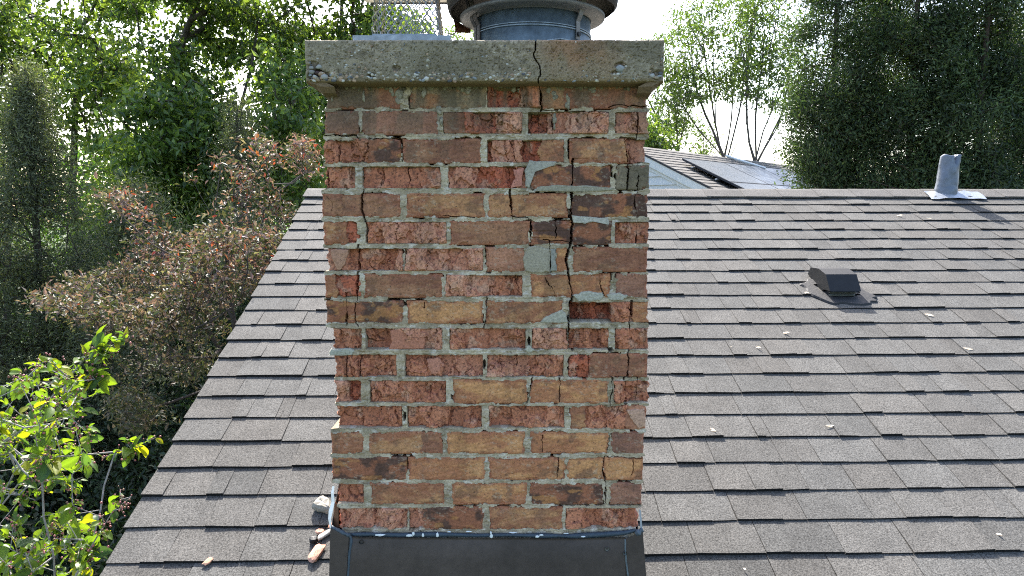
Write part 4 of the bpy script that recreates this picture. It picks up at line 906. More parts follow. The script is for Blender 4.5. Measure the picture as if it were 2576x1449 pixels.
b.add(LV([(x, v, w) for x in (w2 - t, w2) for v, w in [(-.215, .012), (-.20, .062), (-.11, .100), (-.02, .112), (.065, .056), (.05, .05), (.0, .03), (-.02, .008)]]), f3=[[0, i, i + 1] for i in range(1, 7)] + [[8, 8 + i + 1, 8 + i] for i in range(1, 7)], col=(.018, .019, .02))
o = b.build("hood", M_plastic); o.parent = bv
b = MB(); b.v.append(LV([(x, v, w) for w in (.0, .055) for x, v in ((-.07, -.12), (.07, -.12), (.07, .035), (-.07, .035))])); b.f4.append(np.array([[0, 3, 2, 1], [4, 5, 6, 7], [0, 1, 5, 4], [1, 2, 6, 5], [2, 3, 7, 6], [3, 0, 4, 7]])); b.c.append(np.full((8, 3), .03)); b.n += 8; o = b.build("throat", M_plastic); o.parent = bv
for k in range(3):
    b = MB(); P = LV([(x, v + .039, w) for w in (.016 + k * .014, .020 + k * .014) for x, v in ((-.07, -.004), (.07, -.004), (.07, .006), (-.07, .006))]); b.add(P, f4=[[0, 3, 2, 1], [4, 5, 6, 7], [0, 1, 5, 4], [1, 2, 6, 5], [2, 3, 7, 6], [3, 0, 4, 7]], col=(.16, .17, .15)); o = b.build("louvre", M_plastic); o.parent = bv
b = MB(); A = np.linspace(0, 2 * np.pi, 64, endpoint=False); R_ = np.stack([.168 * np.sign(np.cos(A)) * np.abs(np.cos(A)) ** .6, -.02 + .145 * np.sign(np.sin(A)) * np.abs(np.sin(A)) ** .6], 1) * (1 + .22 * (vn(A * 4, A * 0 + 3) - .5)[:, None])
R_[:, 0] += .3 * np.clip(R_[:, 1] - .0, -.02, .1)
inn = R_ * .6 + np.array([0, -.02]); P = np.vstack([np.column_stack([R_, np.full(64, .006)]), np.column_stack([R_ * .95, np.full(64, .0145)]), np.column_stack([inn, np.full(64, .016)])])
b.add(LV(P), f4=[[k, (k + 1) % 64, 64 + (k + 1) % 64, 64 + k] for k in range(64)] + [[64 + k, 64 + (k + 1) % 64, 128 + (k + 1) % 64, 128 + k] for k in range(64)], col=(.022, .022, .023)); o = b.build("tar_patch", M_tar); o.parent = bv

# ------------------------------------------------------------------ things lying on the shingles
def stone(name, px, py, size, col, label, cat, group=None, mat=M_brick, sd=0, ang=0.0):
    u_, v_ = onroof(px, py); p = rp(u_, v_, 0.008 + size[2] * .35); q = IV.copy(); ns = vn(q[:, 0] * 1.7 + sd * 3, q[:, 1] * 1.7 + sd, q[:, 2] * 1.7, seed=sd)
    q = np.sign(q) * np.abs(q) ** .7; q *= (0.75 + .5 * ns)[:, None]; q = q * np.array(size) * .5; c_, s_ = math.cos(ang), math.sin(ang)
    q = np.column_stack([q[:, 0] * c_ - q[:, 1] * s_, q[:, 0] * s_ + q[:, 1] * c_, q[:, 2]]); me = np_mesh(name, q @ RM, [IF_], np.broadcast_to(np.array(col), (len(q), 3)))
    o = make_obj(name, me, None, mat, label=label, category=cat); o.location = [float(a) for a in p]
    if group: o["group"] = group
    return o
P = []
for a_, b_ in [(786, 1288), (797, 1270), (806, 1260), (816, 1258), (824, 1263), (834, 1271), (834, 1297), (828, 1300), (812, 1297), (797, 1293)]:
    u_, v_ = onroof(a_, b_); P.append((u_, v_))
P = np.array(P); uc, vc = P.mean(0); o_ = rp(uc, vc, 0); b = MB(); n = len(P); V = []
for sc_, w0, w1 in ((.9, .006, .010), (1.0, .012, .022), (.99, .018, .034), (.80, .026, .044), (.45, .030, .045)):
    for k in range(n):
        q = (P[k] - (uc, vc)) * sc_; t = (q[1] / .05 + 1) / 2; V.append(RU * q[0] + RD * q[1] + RN * (w1 + (w0 - w1) * (1 - t) + .003 * math.sin(k * 2.3 + w0 * 300)))
V.append(RN * .034); b.add(V, f4=[[r * n + k, r * n + (k + 1) % n, (r + 1) * n + (k + 1) % n, (r + 1) * n + k] for r in range(4) for k in range(n)], f3=[[4 * n + k, 4 * n + (k + 1) % n, 5 * n] for k in range(n)] + [[0, k + 1, k] for k in range(1, n - 1)], col=(.27, .25, .21))
o = b.build("mortar_chunk", M_mortar, label="pale flat chunk of fallen mortar beside the bent left flashing", category="rubble", group="rubble fallen from the chimney"); o.location = [float(q) for q in o_]
stone("brick_shard", 845 - 2, 1325, (.028, .045, .014), (.42, .2, .12), "thin reddish brick shard wedged just below the pale mortar chunk", "rubble", "rubble fallen from the chimney", M_brick, 4, .5)
stone("brick_shard", 822 - 16, 1344, (.03, .02, .012), (.46, .26, .19), "small pinkish broken crumb of brick above the black cap piece", "rubble", "rubble fallen from the chimney", M_brick, 5, .1)
stone("mortar_sliver", 818, 1351, (.062, .018, .012), (.5, .46, .4), "long white sliver lying slantwise against the flashing", "rubble", "rubble fallen from the chimney", M_mortar, 6, -.8)
stone("brick_shard", 796, 1398, (.034, .072, .016), (.5, .27, .19), "long pink brick shard at the edge of the lowest left shingle", "rubble", "rubble fallen from the chimney", M_brick, 7, .35)
stone("brick_shard", 525, 1418, (.02, .034, .008), (.48, .26, .17), "small pink brick splinter far left near the rake edge", "rubble", "rubble fallen from the chimney", M_brick, 8, .6)
stone("black_plug", 791, 1366, (.026, .026, .02), (.02, .02, .022), "shiny black rubber plug lying among the brick rubble", "rubber plug", None, M_plastic, 9, 0)
leafs = [(2262, 546, 'left of the lead pipe shadow'), (2336, 553, 'two courses under the lead vent pipe'), (2025, 741, 'left of the black box vent'), (2336, 797, 'far right of the black box vent'),
         (1976, 842, 'below left of the black box vent'), (1838, 876, 'smallest speck, nearest the chimney'), (1907, 879, 'short upright one right of the smallest speck'), (2433, 882, 'near the right edge of the picture'),
         (1790, 1087, 'large one right of the chimney halfway down'), (2086, 1076, 'broad split one below the black box vent'), (2510, 1350, 'curled one at the lower right corner'), (1872, 1437, 'lowest one at the bottom edge')]
lm = None
for i, (a_, b_, t_) in enumerate(leafs):
    u_, v_ = onroof(a_, b_); L_ = (.05, .05, .045, .055, .045, .014, .036, .05, .05, .05, .03, .018)[i] * .85
    if lm is None:
        x_ = np.array([[0, 0, 0], [.25, .13, .05], [.6, .17, .08], [1, .02, .03], [.6, -.15, .02], [.25, -.1, 0], [.5, 0, -.02]]); x_ = np.vstack([x_, x_ - (0, 0, .03)]); x_[:, 0] -= .5
        lm = np_mesh("dry_leaf", x_, [np.array([[6, i_, (i_ + 1) % 6] for i_ in range(6)] + [[13, 7 + (i_ + 1) % 6, 7 + i_] for i_ in range(6)]), np.array([[i_, 7 + i_, 7 + (i_ + 1) % 6, (i_ + 1) % 6] for i_ in range(6)])], np.broadcast_to(np.array([.62, .5, .36]), (14, 3)))
    o = make_obj("dry_leaf", lm, None, M_plain, label="pale dry seed leaf on the shingles, " + t_, category="leaf", group="dry seed leaves scattered on the roof")
    o.location = [float(q) for q in rp(u_, v_, .011)]; o.scale = (L_,) * 3; o.rotation_euler = (math.radians(22.8), rng.uniform(-.2, .2), [-.9, -.1, -.8, -.8, -.9, 0, -1, -.6, -1, .25, -1.3, -1.2][i])

# ------------------------------------------------------------------ neighbour's house with solar panels
r_ = np.array([.678, .735, 0]); g_ = np.array([.735, -.678, 0]); NP = at(1600, 367, 14.21); mS = .48
nh = empty("neighbour_house", (NP[0], NP[1], 0), label="white sided gable house with shingled roof beyond the ridge, right of the chimney", category="house")
on = (NP[0], NP[1], 0)
def nchild(o, p=None): o.parent = nh; o.location = (-NP[0], -NP[1], 0); return o
def npnt(s, t, up=0.0, side=1): return NP + g_ * s * side + r_ * t + np.array([0, 0, -mS * abs(s) + up])
# roof slopes: courses of shingles on the side in view
ncol = lambda: np.array([.12, .113, .104]) * rng.uniform(.88, 1.1)
ds = .15 * math.cos(math.atan(mS))
for k in range(26):
    b = MB(); t0 = -.35
    while t0 < 12:
        wd = rng.uniform(.18, .34); c = ncol(); s0, s1 = k * ds, (k + 1) * ds
        b.add([npnt(s0, t0, .0), npnt(s1, t0, .012), npnt(s1, t0 + wd - .004, .012), npnt(s0, t0 + wd - .004, .0), npnt(s1, t0, -.01), npnt(s1, t0 + wd - .004, -.01), npnt(s0, t0, -.01)], f4=[[0, 1, 2, 3], [1, 4, 5, 2]], f3=[[0, 6, 1], [6, 4, 1]], col=c); t0 += wd
    nchild(b.build("shingle_course", M_shingle))
b = MB(); b.add([npnt(0, -.35, .0), npnt(4.2, -.35, 0, -1), npnt(4.2, 12, 0, -1), npnt(0, 12, 0), npnt(3.9, -.34, -.02), npnt(3.9, 12, -.02), npnt(0, -.34, -.02), npnt(0, 12, -.02)], f4=[[0, 3, 2, 1], [6, 4, 5, 7]], col=(.18, .17, .155)); nchild(b.build("roof_deck", M_shingle))
for (up0, up1, off, c, nm) in ((-.035, -.008, .0, (.03, .03, .035), "drip_edge"), (-.19, -.036, .015, (.54, .57, .57), "rake_board"), (-.27, -.19, .06, (.5, .53, .53), "frieze_board")):
    for sd_ in (1, -1):
        b = MB(); P = [npnt(0, -.36 + off, up1, sd_), npnt(4.1, -.36 + off, up1, sd_), npnt(4.1, -.36 + off, up0, sd_), npnt(0, -.36 + off, up0, sd_)]; P += [p + r_ * .03 for p in P]
        b.add(P, f4=[[0, 1, 2, 3], [7, 6, 5, 4], [0, 4, 5, 1], [1, 5, 6, 2], [2, 6, 7, 3], [3, 7, 4, 0]], col=c); nchild(b.build(nm, M_plain))
z_ = NP[2] - .3; k = 0
while z_ > .2:
    zt_ = z_; zb_ = z_ - .165; hwt = min((NP[2] - .24 - zt_) / mS, 3.8); hwb = min((NP[2] - .24 - zb_) / mS, 3.8)
    def q(a, z, o_): p = NP + g_ * a + r_ * (-.26 + o_); p = p.copy(); p[2] = z; return p
    b = MB(); V = [q(-hwb, zb_, -.034), q(hwb, zb_, -.034), q(hwt, zt_, .0), q(-hwt, zt_, .0), q(-hwb, zb_, .02), q(hwb, zb_, .02), q(hwt, zt_, .02), q(-hwt, zt_, .02)]
    b.add(V, f4=[[0, 1, 2, 3], [7, 6, 5, 4], [0, 4, 5, 1], [1, 5, 6, 2], [2, 6, 7, 3], [3, 7, 4, 0]], col=(.50, .53, .54)); nchild(b.build("siding_board", M_plain)); z_ = zb_ + .003; k += 1
b = MB(); q1 = NP + g_ * 3.7; q2 = q1 + r_ * 12; b.add([(q1[0], q1[1], 0), (q2[0], q2[1], 0), (q2[0], q2[1], NP[2] - 3.8 * mS), (q1[0], q1[1], NP[2] - 3.8 * mS)], f4=[[0, 1, 2, 3]], col=(.66, .7, .72)); nchild(b.build("wall", M_plain))
# solar panels: two rows of three, raised on rails
M_pv, nt, out = mat_new("solar_glass"); pb_ = N(nt, "ShaderNodeBsdfPrincipled"); pb_.inputs["Base Color"].default_value = (.07, .078, .085, 1); pb_.inputs["Roughness"].default_value = .32; pb_.inputs["Specular IOR Level"].default_value = .5; pb_.inputs["Metallic"].default_value = .2
ns = N(nt, "ShaderNodeTexNoise"); ns.inputs["Scale"].default_value = 3; rp_ = ramp(nt, ns.outputs[0], [(.3, (.42, .42, .42)), (.7, (.55, .55, .55))]); nt.links.new(rp_.outputs[0], pb_.inputs["Roughness"]); nt.links.new(pb_.outputs[0], out.inputs[0])
def hit(px, py, up):
    rr = ray(px, py); n_ = np.cross(r_, g_ + np.array([0, 0, -mS])); o_ = np.array([0, 0, H]); t = np.dot(NP + np.array([0, 0, up]) - o_, n_) / np.dot(rr, n_); p = o_ + rr * t - NP; return np.dot(p, g_), np.dot(p, r_)
UP = .13; sA, tA = hit(1716, 398, UP)
sa = empty("solar_array", npnt(sA, tA, 0), label="grey sky reflecting solar panels raised above the neighbour's shingled roof", category="solar panels")
def pan(s, t, up): return npnt(s, t, up) - npnt(sA, tA, 0)
PW, PL = 1.72, 1.0
for i in range(3):
    for j in range(3):
        s0 = sA + j * (PL + .02); t0 = tA + i * (PW + .02); b = MB()
        P = [pan(s0, t0, UP), pan(s0 + PL, t0, UP), pan(s0 + PL, t0 + PW, UP), pan(s0, t0 + PW, UP)]; P2 = [p - np.array([0, 0, .04]) for p in P]
        b.add(P + P2, f4=[[0, 1, 2, 3], [7, 6, 5, 4], [0, 4, 5, 1], [1, 5, 6, 2], [2, 6, 7, 3], [3, 7, 4, 0]], col=(.03, .03, .035)); fr = b.build("panel_frame", M_plain); fr.parent = sa
        b = MB(); e_ = .015; b.add([pan(s0 + e_, t0 + e_, UP + .003), pan(s0 + PL - e_, t0 + e_, UP + .003), pan(s0 + PL - e_, t0 + PW - e_, UP + .003), pan(s0 + e_, t0 + PW - e_, UP + .003)], f4=[[0, 1, 2, 3]]); gl = b.build("panel_glass", M_pv); gl.parent = fr
for j in range(6):
    b = MB(); s0 = sA + .25 + j * .5; b.tube([pan(s0, tA - .08, UP - .07), pan(s0, tA + 5.3, UP - .07)], .018, n=4, col=(.55, .56, .56)); o = b.build("rail", M_galv); o.parent = sa
b = MB(); b.tube([npnt(-.02, 3.9, .05), npnt(.25, 3.92, .06), npnt(sA + .1, 4.0, UP + .02)], .03, n=6, col=(.7, .72, .7)); nchild(b.build("conduit", M_plain))
# ------------------------------------------------------------------ vegetation
def unit(v): return v / (np.linalg.norm(v, axis=-1, keepdims=True) + 1e-9)
def grow(trunk, targets, kz=0.9, seg=0.35, jit=0.05, lift=0.15, seed=0):
    """skeleton: trunk = list of polylines (first node of later ones is joined to the nearest node); every target gets a twig"""
    r = np.random.default_rng(seed); nodes = []; par = []
    for pl in trunk:
        for k, p in enumerate(pl):
            p = np.asarray(p, float)
            if k == 0:
                if nodes:
                    A = np.array(nodes); j = int(np.argmin(((A - p) ** 2).sum(1))); q = A[j]; dd = np.linalg.norm(p - q); n = max(1, int(dd / (seg * .7)))
                    for i in range(1, n + 1):
                        s_ = i / n; par.append(j if i == 1 else len(nodes) - 1); nodes.append(q + (p - q) * s_ + (np.array([0, 0, -.14 * dd * math.sin(math.pi * s_)]) + r.normal(size=3) * jit * .8 if i < n else 0))
                else: nodes.append(p); par.append(-1)
            else:
                q = nodes[-1].copy(); n = max(1, int(np.linalg.norm(p - q) / seg))
                for i in range(1, n + 1): nodes.append(q + (p - q) * i / n + (r.normal(size=3) * jit * .4 if i < n else 0)); par.append(len(nodes) - 2)
    nt = len(nodes); A = np.zeros((nt + len(targets) * 12, 3)); A[:nt] = nodes; cnt = nt; par = list(par); tips = []
    base = A[:nt]; d0 = np.min(np.linalg.norm(targets[:, None] - base[None, ::max(1, nt // 40)], axis=2), axis=1)
    for ti in np.argsort(d0):
        t = targets[ti]; D = A[:cnt] - t; dist = np.sqrt((D ** 2).sum(1)); cost = dist + kz * np.maximum(0, D[:, 2] + dist * 0.35)
        j = int(np.argmin(cost)); q = A[j]; dd = dist[j]; n = max(1, min(10, int(dd / seg)))
        bend = np.array([0, 0, -lift * dd]); last = j
        for i in range(1, n + 1):
            s_ = i / n; p = q + (t - q) * s_ + bend * math.sin(math.pi * s_) + (r.normal(size=3) * jit if i < n else 0)
            A[cnt] = p; par.append(last); last = cnt; cnt += 1
        tips.append(last)
    return A[:cnt].copy(), np.array(par), np.array(tips)
def radii(par, tips, n, rt=0.006, ex=0.5, rmax=0.2):
    w = np.zeros(n); w[tips] = 1
    for i in range(n - 1, 0, -1):
        if par[i] >= 0: w[par[i]] += w[i]
    return np.minimum(rt * np.maximum(w, 1) ** ex, rmax)
def tubes(A, par, R, sides=4, skip=0.0):
    i = np.where(par >= 0)[0]; 
    if skip: i = i[R[i] > skip]
    p0, p1 = A[par[i]], A[i]; r0, r1 = np.minimum(R[par[i]], R[i] * 1.6), R[i]
    T = unit(p1 - p0); ref = np.where(np.abs(T[:, 2:3]) < .9, np.array([[0, 0, 1.]]), np.array([[1., 0, 0]])); a = unit(np.cross(T, ref)); b = np.cross(T, a)
    ang = np.arange(sides) / sides * 2 * np.pi; c = np.cos(ang)[None, :, None]; s = np.sin(ang)[None, :, None]; off = a[:, None] * c + b[:, None] * s
    V = np.concatenate([p0[:, None] + off * r0[:, None, None], (p1 + T * 0.3 * r1[:, None])[:, None] + off * r1[:, None, None]], 1); n = len(i)
    k = np.arange(sides); k2 = (k + 1) % sides; base = (np.arange(n) * 2 * sides)[:, None]
    f = np.stack([base + k, base + k2, base + sides + k2, base + sides + k], -1).reshape(-1, 4)
    return V.reshape(-1, 3), f
def leaves(P, axis, normal, L, Wd, col, fold=0.25):
    """kite leaves with a fold along the midrib"""
    n = len(P); axis = unit(axis); side = unit(np.cross(axis, normal)); nrm = np.cross(side, axis); L = np.broadcast_to(L, (n,))[:, None]; Wd = np.broadcast_to(Wd, (n,))[:, None]
    b = P; t = P + axis * L; m = P + axis * L * .45; l = m + side * Wd * .5 + nrm * Wd * fold; r = m - side * Wd * .5 + nrm * Wd * fold
    V = np.stack([b, l, t, r], 1).reshape(-1, 3); k = (np.arange(n) * 4)[:, None]; f = np.concatenate([k + np.array([[0, 1, 2]]), k + np.array([[0, 2, 3]])])
    return V, f, np.repeat(col, 4, 0)
def inpoly(x, y, poly):
    x = np.asarray(x); y = np.asarray(y); c = np.zeros(x.shape, bool); n = len(poly)
    for i in range(n):
        x1, y1 = poly[i]; x2, y2 = poly[(i + 1) % n]
        if y1 == y2: continue
        c ^= ((y1 > y) != (y2 > y)) & (x < (x2 - x1) * (y - y1) / (y2 - y1) + x1)
    return c
def sample_poly(poly, n, Z0, Z1, r, gap=0.0, gs=1.3, seed=0):
    """points filling the volume that a crown outline encloses between two distances"""
    xs = [p[0] for p in poly]; ys = [p[1] for p in poly]; out = []; tot = 0
    while tot < n:
        m = n * 4; x = r.uniform(min(xs), max(xs), m); y = r.uniform(min(ys), max(ys), m); Y = r.uniform(Z0, Z1, m); ok = inpoly(x, y, poly)
        u = (724.5 - y) / F; ry = CP + SP * u; P = np.stack([(x - 1288) / F / ry * Y, Y, (-SP + CP * u) / ry * Y + H], 1)
        if gap: ok &= fbm(P[:, 0] * gs, P[:, 1] * gs, P[:, 2] * gs * 1.3, seed=seed + 70, o=3) > gap
        P = P[ok]; out.append(P); tot += len(P)
    return np.concatenate(out)[:n]
def plant(name, cat, label, group, trunk, targets, nleaf, spread, L, ratio, cols, seed, mat, droop=0.5, kz=.9, seg=.35, jit=.05, rt=.006, ex=.5, rmax=.15, bark=(.07, .06, .05), sides=4, up=0.6, lift=.15, fold=.25, vshift=None, cv=.2, tuft=0.0, base=None, leafname="crown", lrand=.35, extra=None, clump=None):
    r = np.random.default_rng(seed); A, par, tips = grow(trunk, targets, kz, seg, jit, lift, seed); R = radii(par, tips, len(A), rt, ex, rmax)
    base = np.asarray(base if base is not None else trunk[0][0], float); root = empty(name, base, label=label, category=cat)
    if group: root["group"] = group
    V, f = tubes(A, par, R, sides); c = np.broadcast_to(np.array(bark), (len(V), 3)); me = np_mesh("trunk", V - base, [f], c, True)
    o = make_obj("trunk", me, root, M_bark)
    tp = A[tips]; pp = A[par[tips]]; n = len(tp); k = nleaf
    C = np.repeat(tp, k, 0); tdir = np.repeat(unit(tp - pp), k, 0); back = r.uniform(-.2, 1.0, (n * k, 1))
    C = C - tdir * back * np.array(spread)[0] * 1.0 + r.normal(size=(n * k, 3)) * np.array(spread)
    tf = np.repeat(unit(r.normal(size=(n, 3)) + np.array([0, 0, -.2])), k, 0) * tuft
    ax = unit(r.normal(size=(n * k, 3)) * (1 - .35 * min(tuft, 1)) + tf + tdir * .6 + np.array([0, 0, -droop])); no = r.normal(size=(n * k, 3)) * .7 + np.array([0, 0, up])
    Ls = L * r.uniform(1 - lrand, 1 + lrand, n * k); cols = np.array(cols, float); w = r.random(n * k); ci = (w * (len(cols) - 1)); lo = ci.astype(int); t_ = (ci - lo)[:, None]
    cc = cols[lo] * (1 - t_) + cols[np.minimum(lo + 1, len(cols) - 1)] * t_; cc *= np.repeat(r.uniform(1 - cv, 1 + cv, n), k)[:, None]
    if vshift is not None: cc = vshift(C, cc, r)
    V, f, cc = leaves(C, ax, no, Ls, Ls * ratio, cc, fold)
    o = make_obj(leafname, np_mesh(leafname, V - base, [f], cc), root, mat)
    return root
G_MAPLE = [(0.03611, 0.07021, 0.02006), (0.06219, 0.1184, 0.03009), (0.1103, 0.1755, 0.04012), (0.1805, 0.2507, 0.06018)]
G_LIGHT = [(0.04182, 0.07667, 0.02091), (0.0697, 0.1185, 0.02788), (0.1045, 0.1603, 0.04182)]
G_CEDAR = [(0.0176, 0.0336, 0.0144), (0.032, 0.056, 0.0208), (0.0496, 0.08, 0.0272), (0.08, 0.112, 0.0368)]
G_DULL = [(0.04399, 0.05376, 0.02932), (0.07331, 0.08797, 0.04399), (0.1075, 0.1221, 0.05865), (0.1564, 0.1662, 0.08797)]
def g0(px, Y): p = at(px, 700, Y); p[2] = 0; return p
# --- maples behind, left
r = np.random.default_rng(1)
T = sample_poly([(330, -160), (300, 60), (330, 180), (290, 330), (330, 430), (560, 470), (760, 380), (790, 250), (740, 90), (800, -160)], 620, 11.5, 16, r, gap=.535, gs=.85, seed=1)
plant("maple_tree", "tree", "large green maple whose dark trunk forks above the copper leaved tree, left of the chimney", "broadleaf trees behind the house", [[g0(575, 13.5), at(560, 470, 13.5), at(545, 400, 13.5), at(470, 300, 13.5), at(430, 220, 13.2)], [at(545, 400, 13.5), at(600, 300, 13.6), at(640, 120, 13.8), at(660, -60, 13.8)], [at(470, 300, 13.5), at(420, 200, 14), at(500, 0, 14)], [at(540, 400, 13.5), at(400, 330, 13), at(330, 300, 12.6)]],
      T, 40, (.22, .22, .08), .135, .46, G_MAPLE, 11, M_leaf, droop=.9, rt=.0075, ex=.42, rmax=.13, seg=.4, jit=.05)
T = sample_poly([(-160, -160), (-160, 460), (60, 420), (150, 300), (330, 440), (400, 300), (340, 150), (420, -160)], 520, 14.5, 19, r, gap=.535, gs=.8, seed=2)
plant("maple_tree", "tree", "paler yellow green tree behind the conifers at the left edge, sky showing through it", "broadleaf trees behind the house", [[g0(180, 17), at(185, 420, 17), at(190, 260, 17), at(200, 60, 17), at(205, -80, 17)], [g0(-20, 16.5), at(20, 420, 16.5), at(70, 250, 16.6), at(120, 80, 17)], [at(190, 260, 17), at(270, 150, 16), at(330, 20, 16)]],
      T, 38, (.28, .28, .10), .155, .46, G_LIGHT[:1] + G_MAPLE[1:] + G_LIGHT[1:2], 12, M_leaf, droop=.8, rt=.008, ex=.42, rmax=.12, seg=.5, jit=.07)
T = sample_poly([(720, -160), (700, 60), (640, 250), (700, 420), (850, 420), (860, 260), (960, 110), (1060, 70), (960, 0), (900, -160)], 360, 12.5, 17, r, gap=.535, gs=.85, seed=3)
plant("maple_tree", "tree", "green maple with leaning trunk beside the left edge of the chimney, reaching the flue guard", "broadleaf trees behind the house", [[g0(730, 15), at(755, 440, 15), at(800, 360, 15), at(830, 280, 15), at(850, 180, 15), at(860, 0, 15)], [g0(690, 15.4), at(700, 400, 15.4), at(705, 260, 15.4), at(690, 120, 15.4), at(680, -50, 15.4)]],
      T, 40, (.23, .23, .09), .14, .46, G_MAPLE, 13, M_leaf, droop=.9, rt=.0075, ex=.42, rmax=.13, seg=.4, jit=.05)
T = sample_poly([(1120, 70), (1200, 20), (1300, 40), (1320, 240), (1120, 240)], 60, 22, 25, r, gap=.45, seed=8)
plant("maple_tree", "tree", "far green tree whose top peeks between the flue guard and the round pipe", "broadleaf trees behind the house", [[g0(1200, 23), at(1200, 300, 23), at(1195, 150, 23)]], T, 40, (.35, .35, .2), .14, .45, G_MAPLE, 17, M_leaf, droop=.8, rt=.009, seg=.6)
T = sample_poly([(240, 420), (200, 620), (350, 720), (560, 560), (790, 520), (810, 380), (640, 400), (450, 430)], 330, 12, 15, r, gap=.42, gs=.9, seed=4)
plant("broadleaf_tree", "tree", "bright green undergrowth tree low behind the copper leaved tree", "broadleaf trees behind the house", [[g0(420, 13.6), at(430, 700, 13.6), at(440, 560, 13.6)], [g0(640, 13.6), at(620, 600, 13.6), at(600, 500, 13.6)]], T, 62, (.28, .28, .18), .11, .45, G_MAPLE[1:] + G_LIGHT[:1], 14, M_leaf, droop=.7, rt=.007, seg=.4)
# --- thin light trees, right of the chimney
def thin(px, py, Y, stems, poly, n, seed, label, nl=24):
    r = np.random.default_rng(seed); T = sample_poly(poly, n, Y - 1.2, Y + 1.2, r, gap=.47, gs=1.3, seed=seed)
    tr = [[g0(px, Y), at(px, py, Y)]] + [[at(a, b, Y + dy) for a, b in s_] for s_, dy in stems]
    plant("ash_tree", "tree", label, "slender trees beyond the neighbour's roof", tr, T, nl, (.22, .22, .08), .12, .34, G_LIGHT, seed, M_leaf, droop=.9, kz=1.6, seg=.45, jit=.04, rt=.0046, ex=.42, rmax=.05, bark=(.085, .075, .065), lift=.1)
thin(1822, 408, 20, [([(1822, 400), (1810, 370), (1775, 290), (1745, 200), (1738, 110)], 0), ([(1812, 375), (1800, 310), (1795, 160), (1790, 20)], .2), ([(1835, 400), (1870, 330), (1905, 230), (1930, 120)], -.2), ([(1822, 395), (1840, 300), (1850, 180), (1845, 60)], .3), ([(1812, 378), (1790, 250), (1770, 120), (1765, 20)], .5), ([(1830, 400), (1860, 280), (1880, 150), (1890, 40)], -.5), ([(1810, 385), (1760, 330), (1715, 260), (1695, 180)], .4)],
     [(1690, 300), (1670, 140), (1700, 20), (1760, -60), (1880, -60), (1900, 60), (1880, 240), (1720, 255)], 300, 31, "multi stemmed light green ash in the middle of the open sky, right of the chimney")
thin(1900, 414, 19, [([(1900, 410), (1885, 360), (1878, 250), (1885, 120)], 0), ([(1905, 408), (1935, 350), (1965, 290), (1990, 180)], .3), ([(1900, 405), (1920, 330), (1960, 220)], -.3), ([(1903, 408), (1900, 300), (1915, 180), (1925, 60)], .2), ([(1905, 406), (1950, 330), (1985, 250)], -.5), ([(1900, 408), (1870, 320), (1850, 240)], .6)],
     [(1870, 260), (1860, 120), (1880, -60), (2000, -60), (2010, 120), (1980, 290)], 240, 32, "light green ash forking low beside the dark cedars")
thin(1706, 388, 21, [([(1706, 385), (1680, 340), (1650, 290), (1625, 240)], 0), ([(1706, 385), (1700, 280), (1705, 160)], .3), ([(1706, 386), (1725, 290), (1730, 200)], -.3), ([(1706, 386), (1660, 300), (1640, 180), (1645, 120)], .5)],
     [(1600, 330), (1590, 130), (1640, 90), (1700, 100), (1740, 220), (1730, 350)], 180, 33, "thin light green ash next to the right edge of the chimney")
thin(1768, 402, 23, [([(1768, 398), (1770, 340), (1765, 280)], 0)], [(1740, 395), (1730, 300), (1790, 290), (1800, 390)], 50, 34, "small sapling between the thin ash trees", nl=14)
T = sample_poly([(1600, 290), (1660, 330), (1680, 385), (1600, 400)], 60, 17, 19, r, gap=.3, seed=9)
plant("shrub", "shrub", "dark green bush just right of the chimney above the neighbour's ridge", None, [[g0(1640, 18), at(1640, 400, 18)]], T, 60, (.25, .25, .2), .12, .45, G_MAPLE, 35, M_leaf, rt=.006)
# --- conifers
def conifer(px, ytop, Y, wid, ybot, n, seed, label, name="cedar_tree", cols=G_CEDAR, nl=60, L=.075, group=None, sparse=0.0, sp=.12, pw=.8, lean=0, bark=(.06, .045, .035), mat=None, rt=.004, ratio=.2):
    r = np.random.default_rng(seed); top = at(px, ytop, Y); zt_ = top[2]; zb_ = max(at(px, ybot, Y)[2], .3); X0 = at(px, 700, Y)[0]
    t = r.random(n) ** 0.85; z = zt_ - (zt_ - zb_) * t; Rm = wid * np.minimum(1, (t * 1.0 + .03) ** pw); a = r.uniform(0, 2 * np.pi, n)
    lob = .8 + .45 * (fbm(a * 1.3, z * 1.2, seed=seed) - .5) * 2; q = r.random(n) ** .45; rad = Rm * q * lob
    P = np.stack([X0 + lean * t + rad * np.cos(a), Y + rad * np.sin(a), z], 1)
    if sparse: P = P[fbm(P[:, 0] * 1.15, P[:, 1] * 1.15, P[:, 2] * 1.9, seed=seed + 5, o=3) > sparse]
    zb = np.array([X0 + lean, Y, 0.0]); zz_ = np.linspace(0, 1, 12)[:, None]; tr = [[p for p in zb * (1 - zz_) + np.array([X0, Y, zt_ - .15]) * zz_]]
    return plant(name, "tree", label, group, tr, P, nl, (sp, sp, sp * 1.1), L, ratio, cols, seed, mat or M_leafsoft, droop=-.35, kz=.5, seg=.4, jit=.02, rt=rt, ex=.42, rmax=.09, bark=bark, up=.1, lift=.02, lrand=.4, tuft=.9, cv=.5)
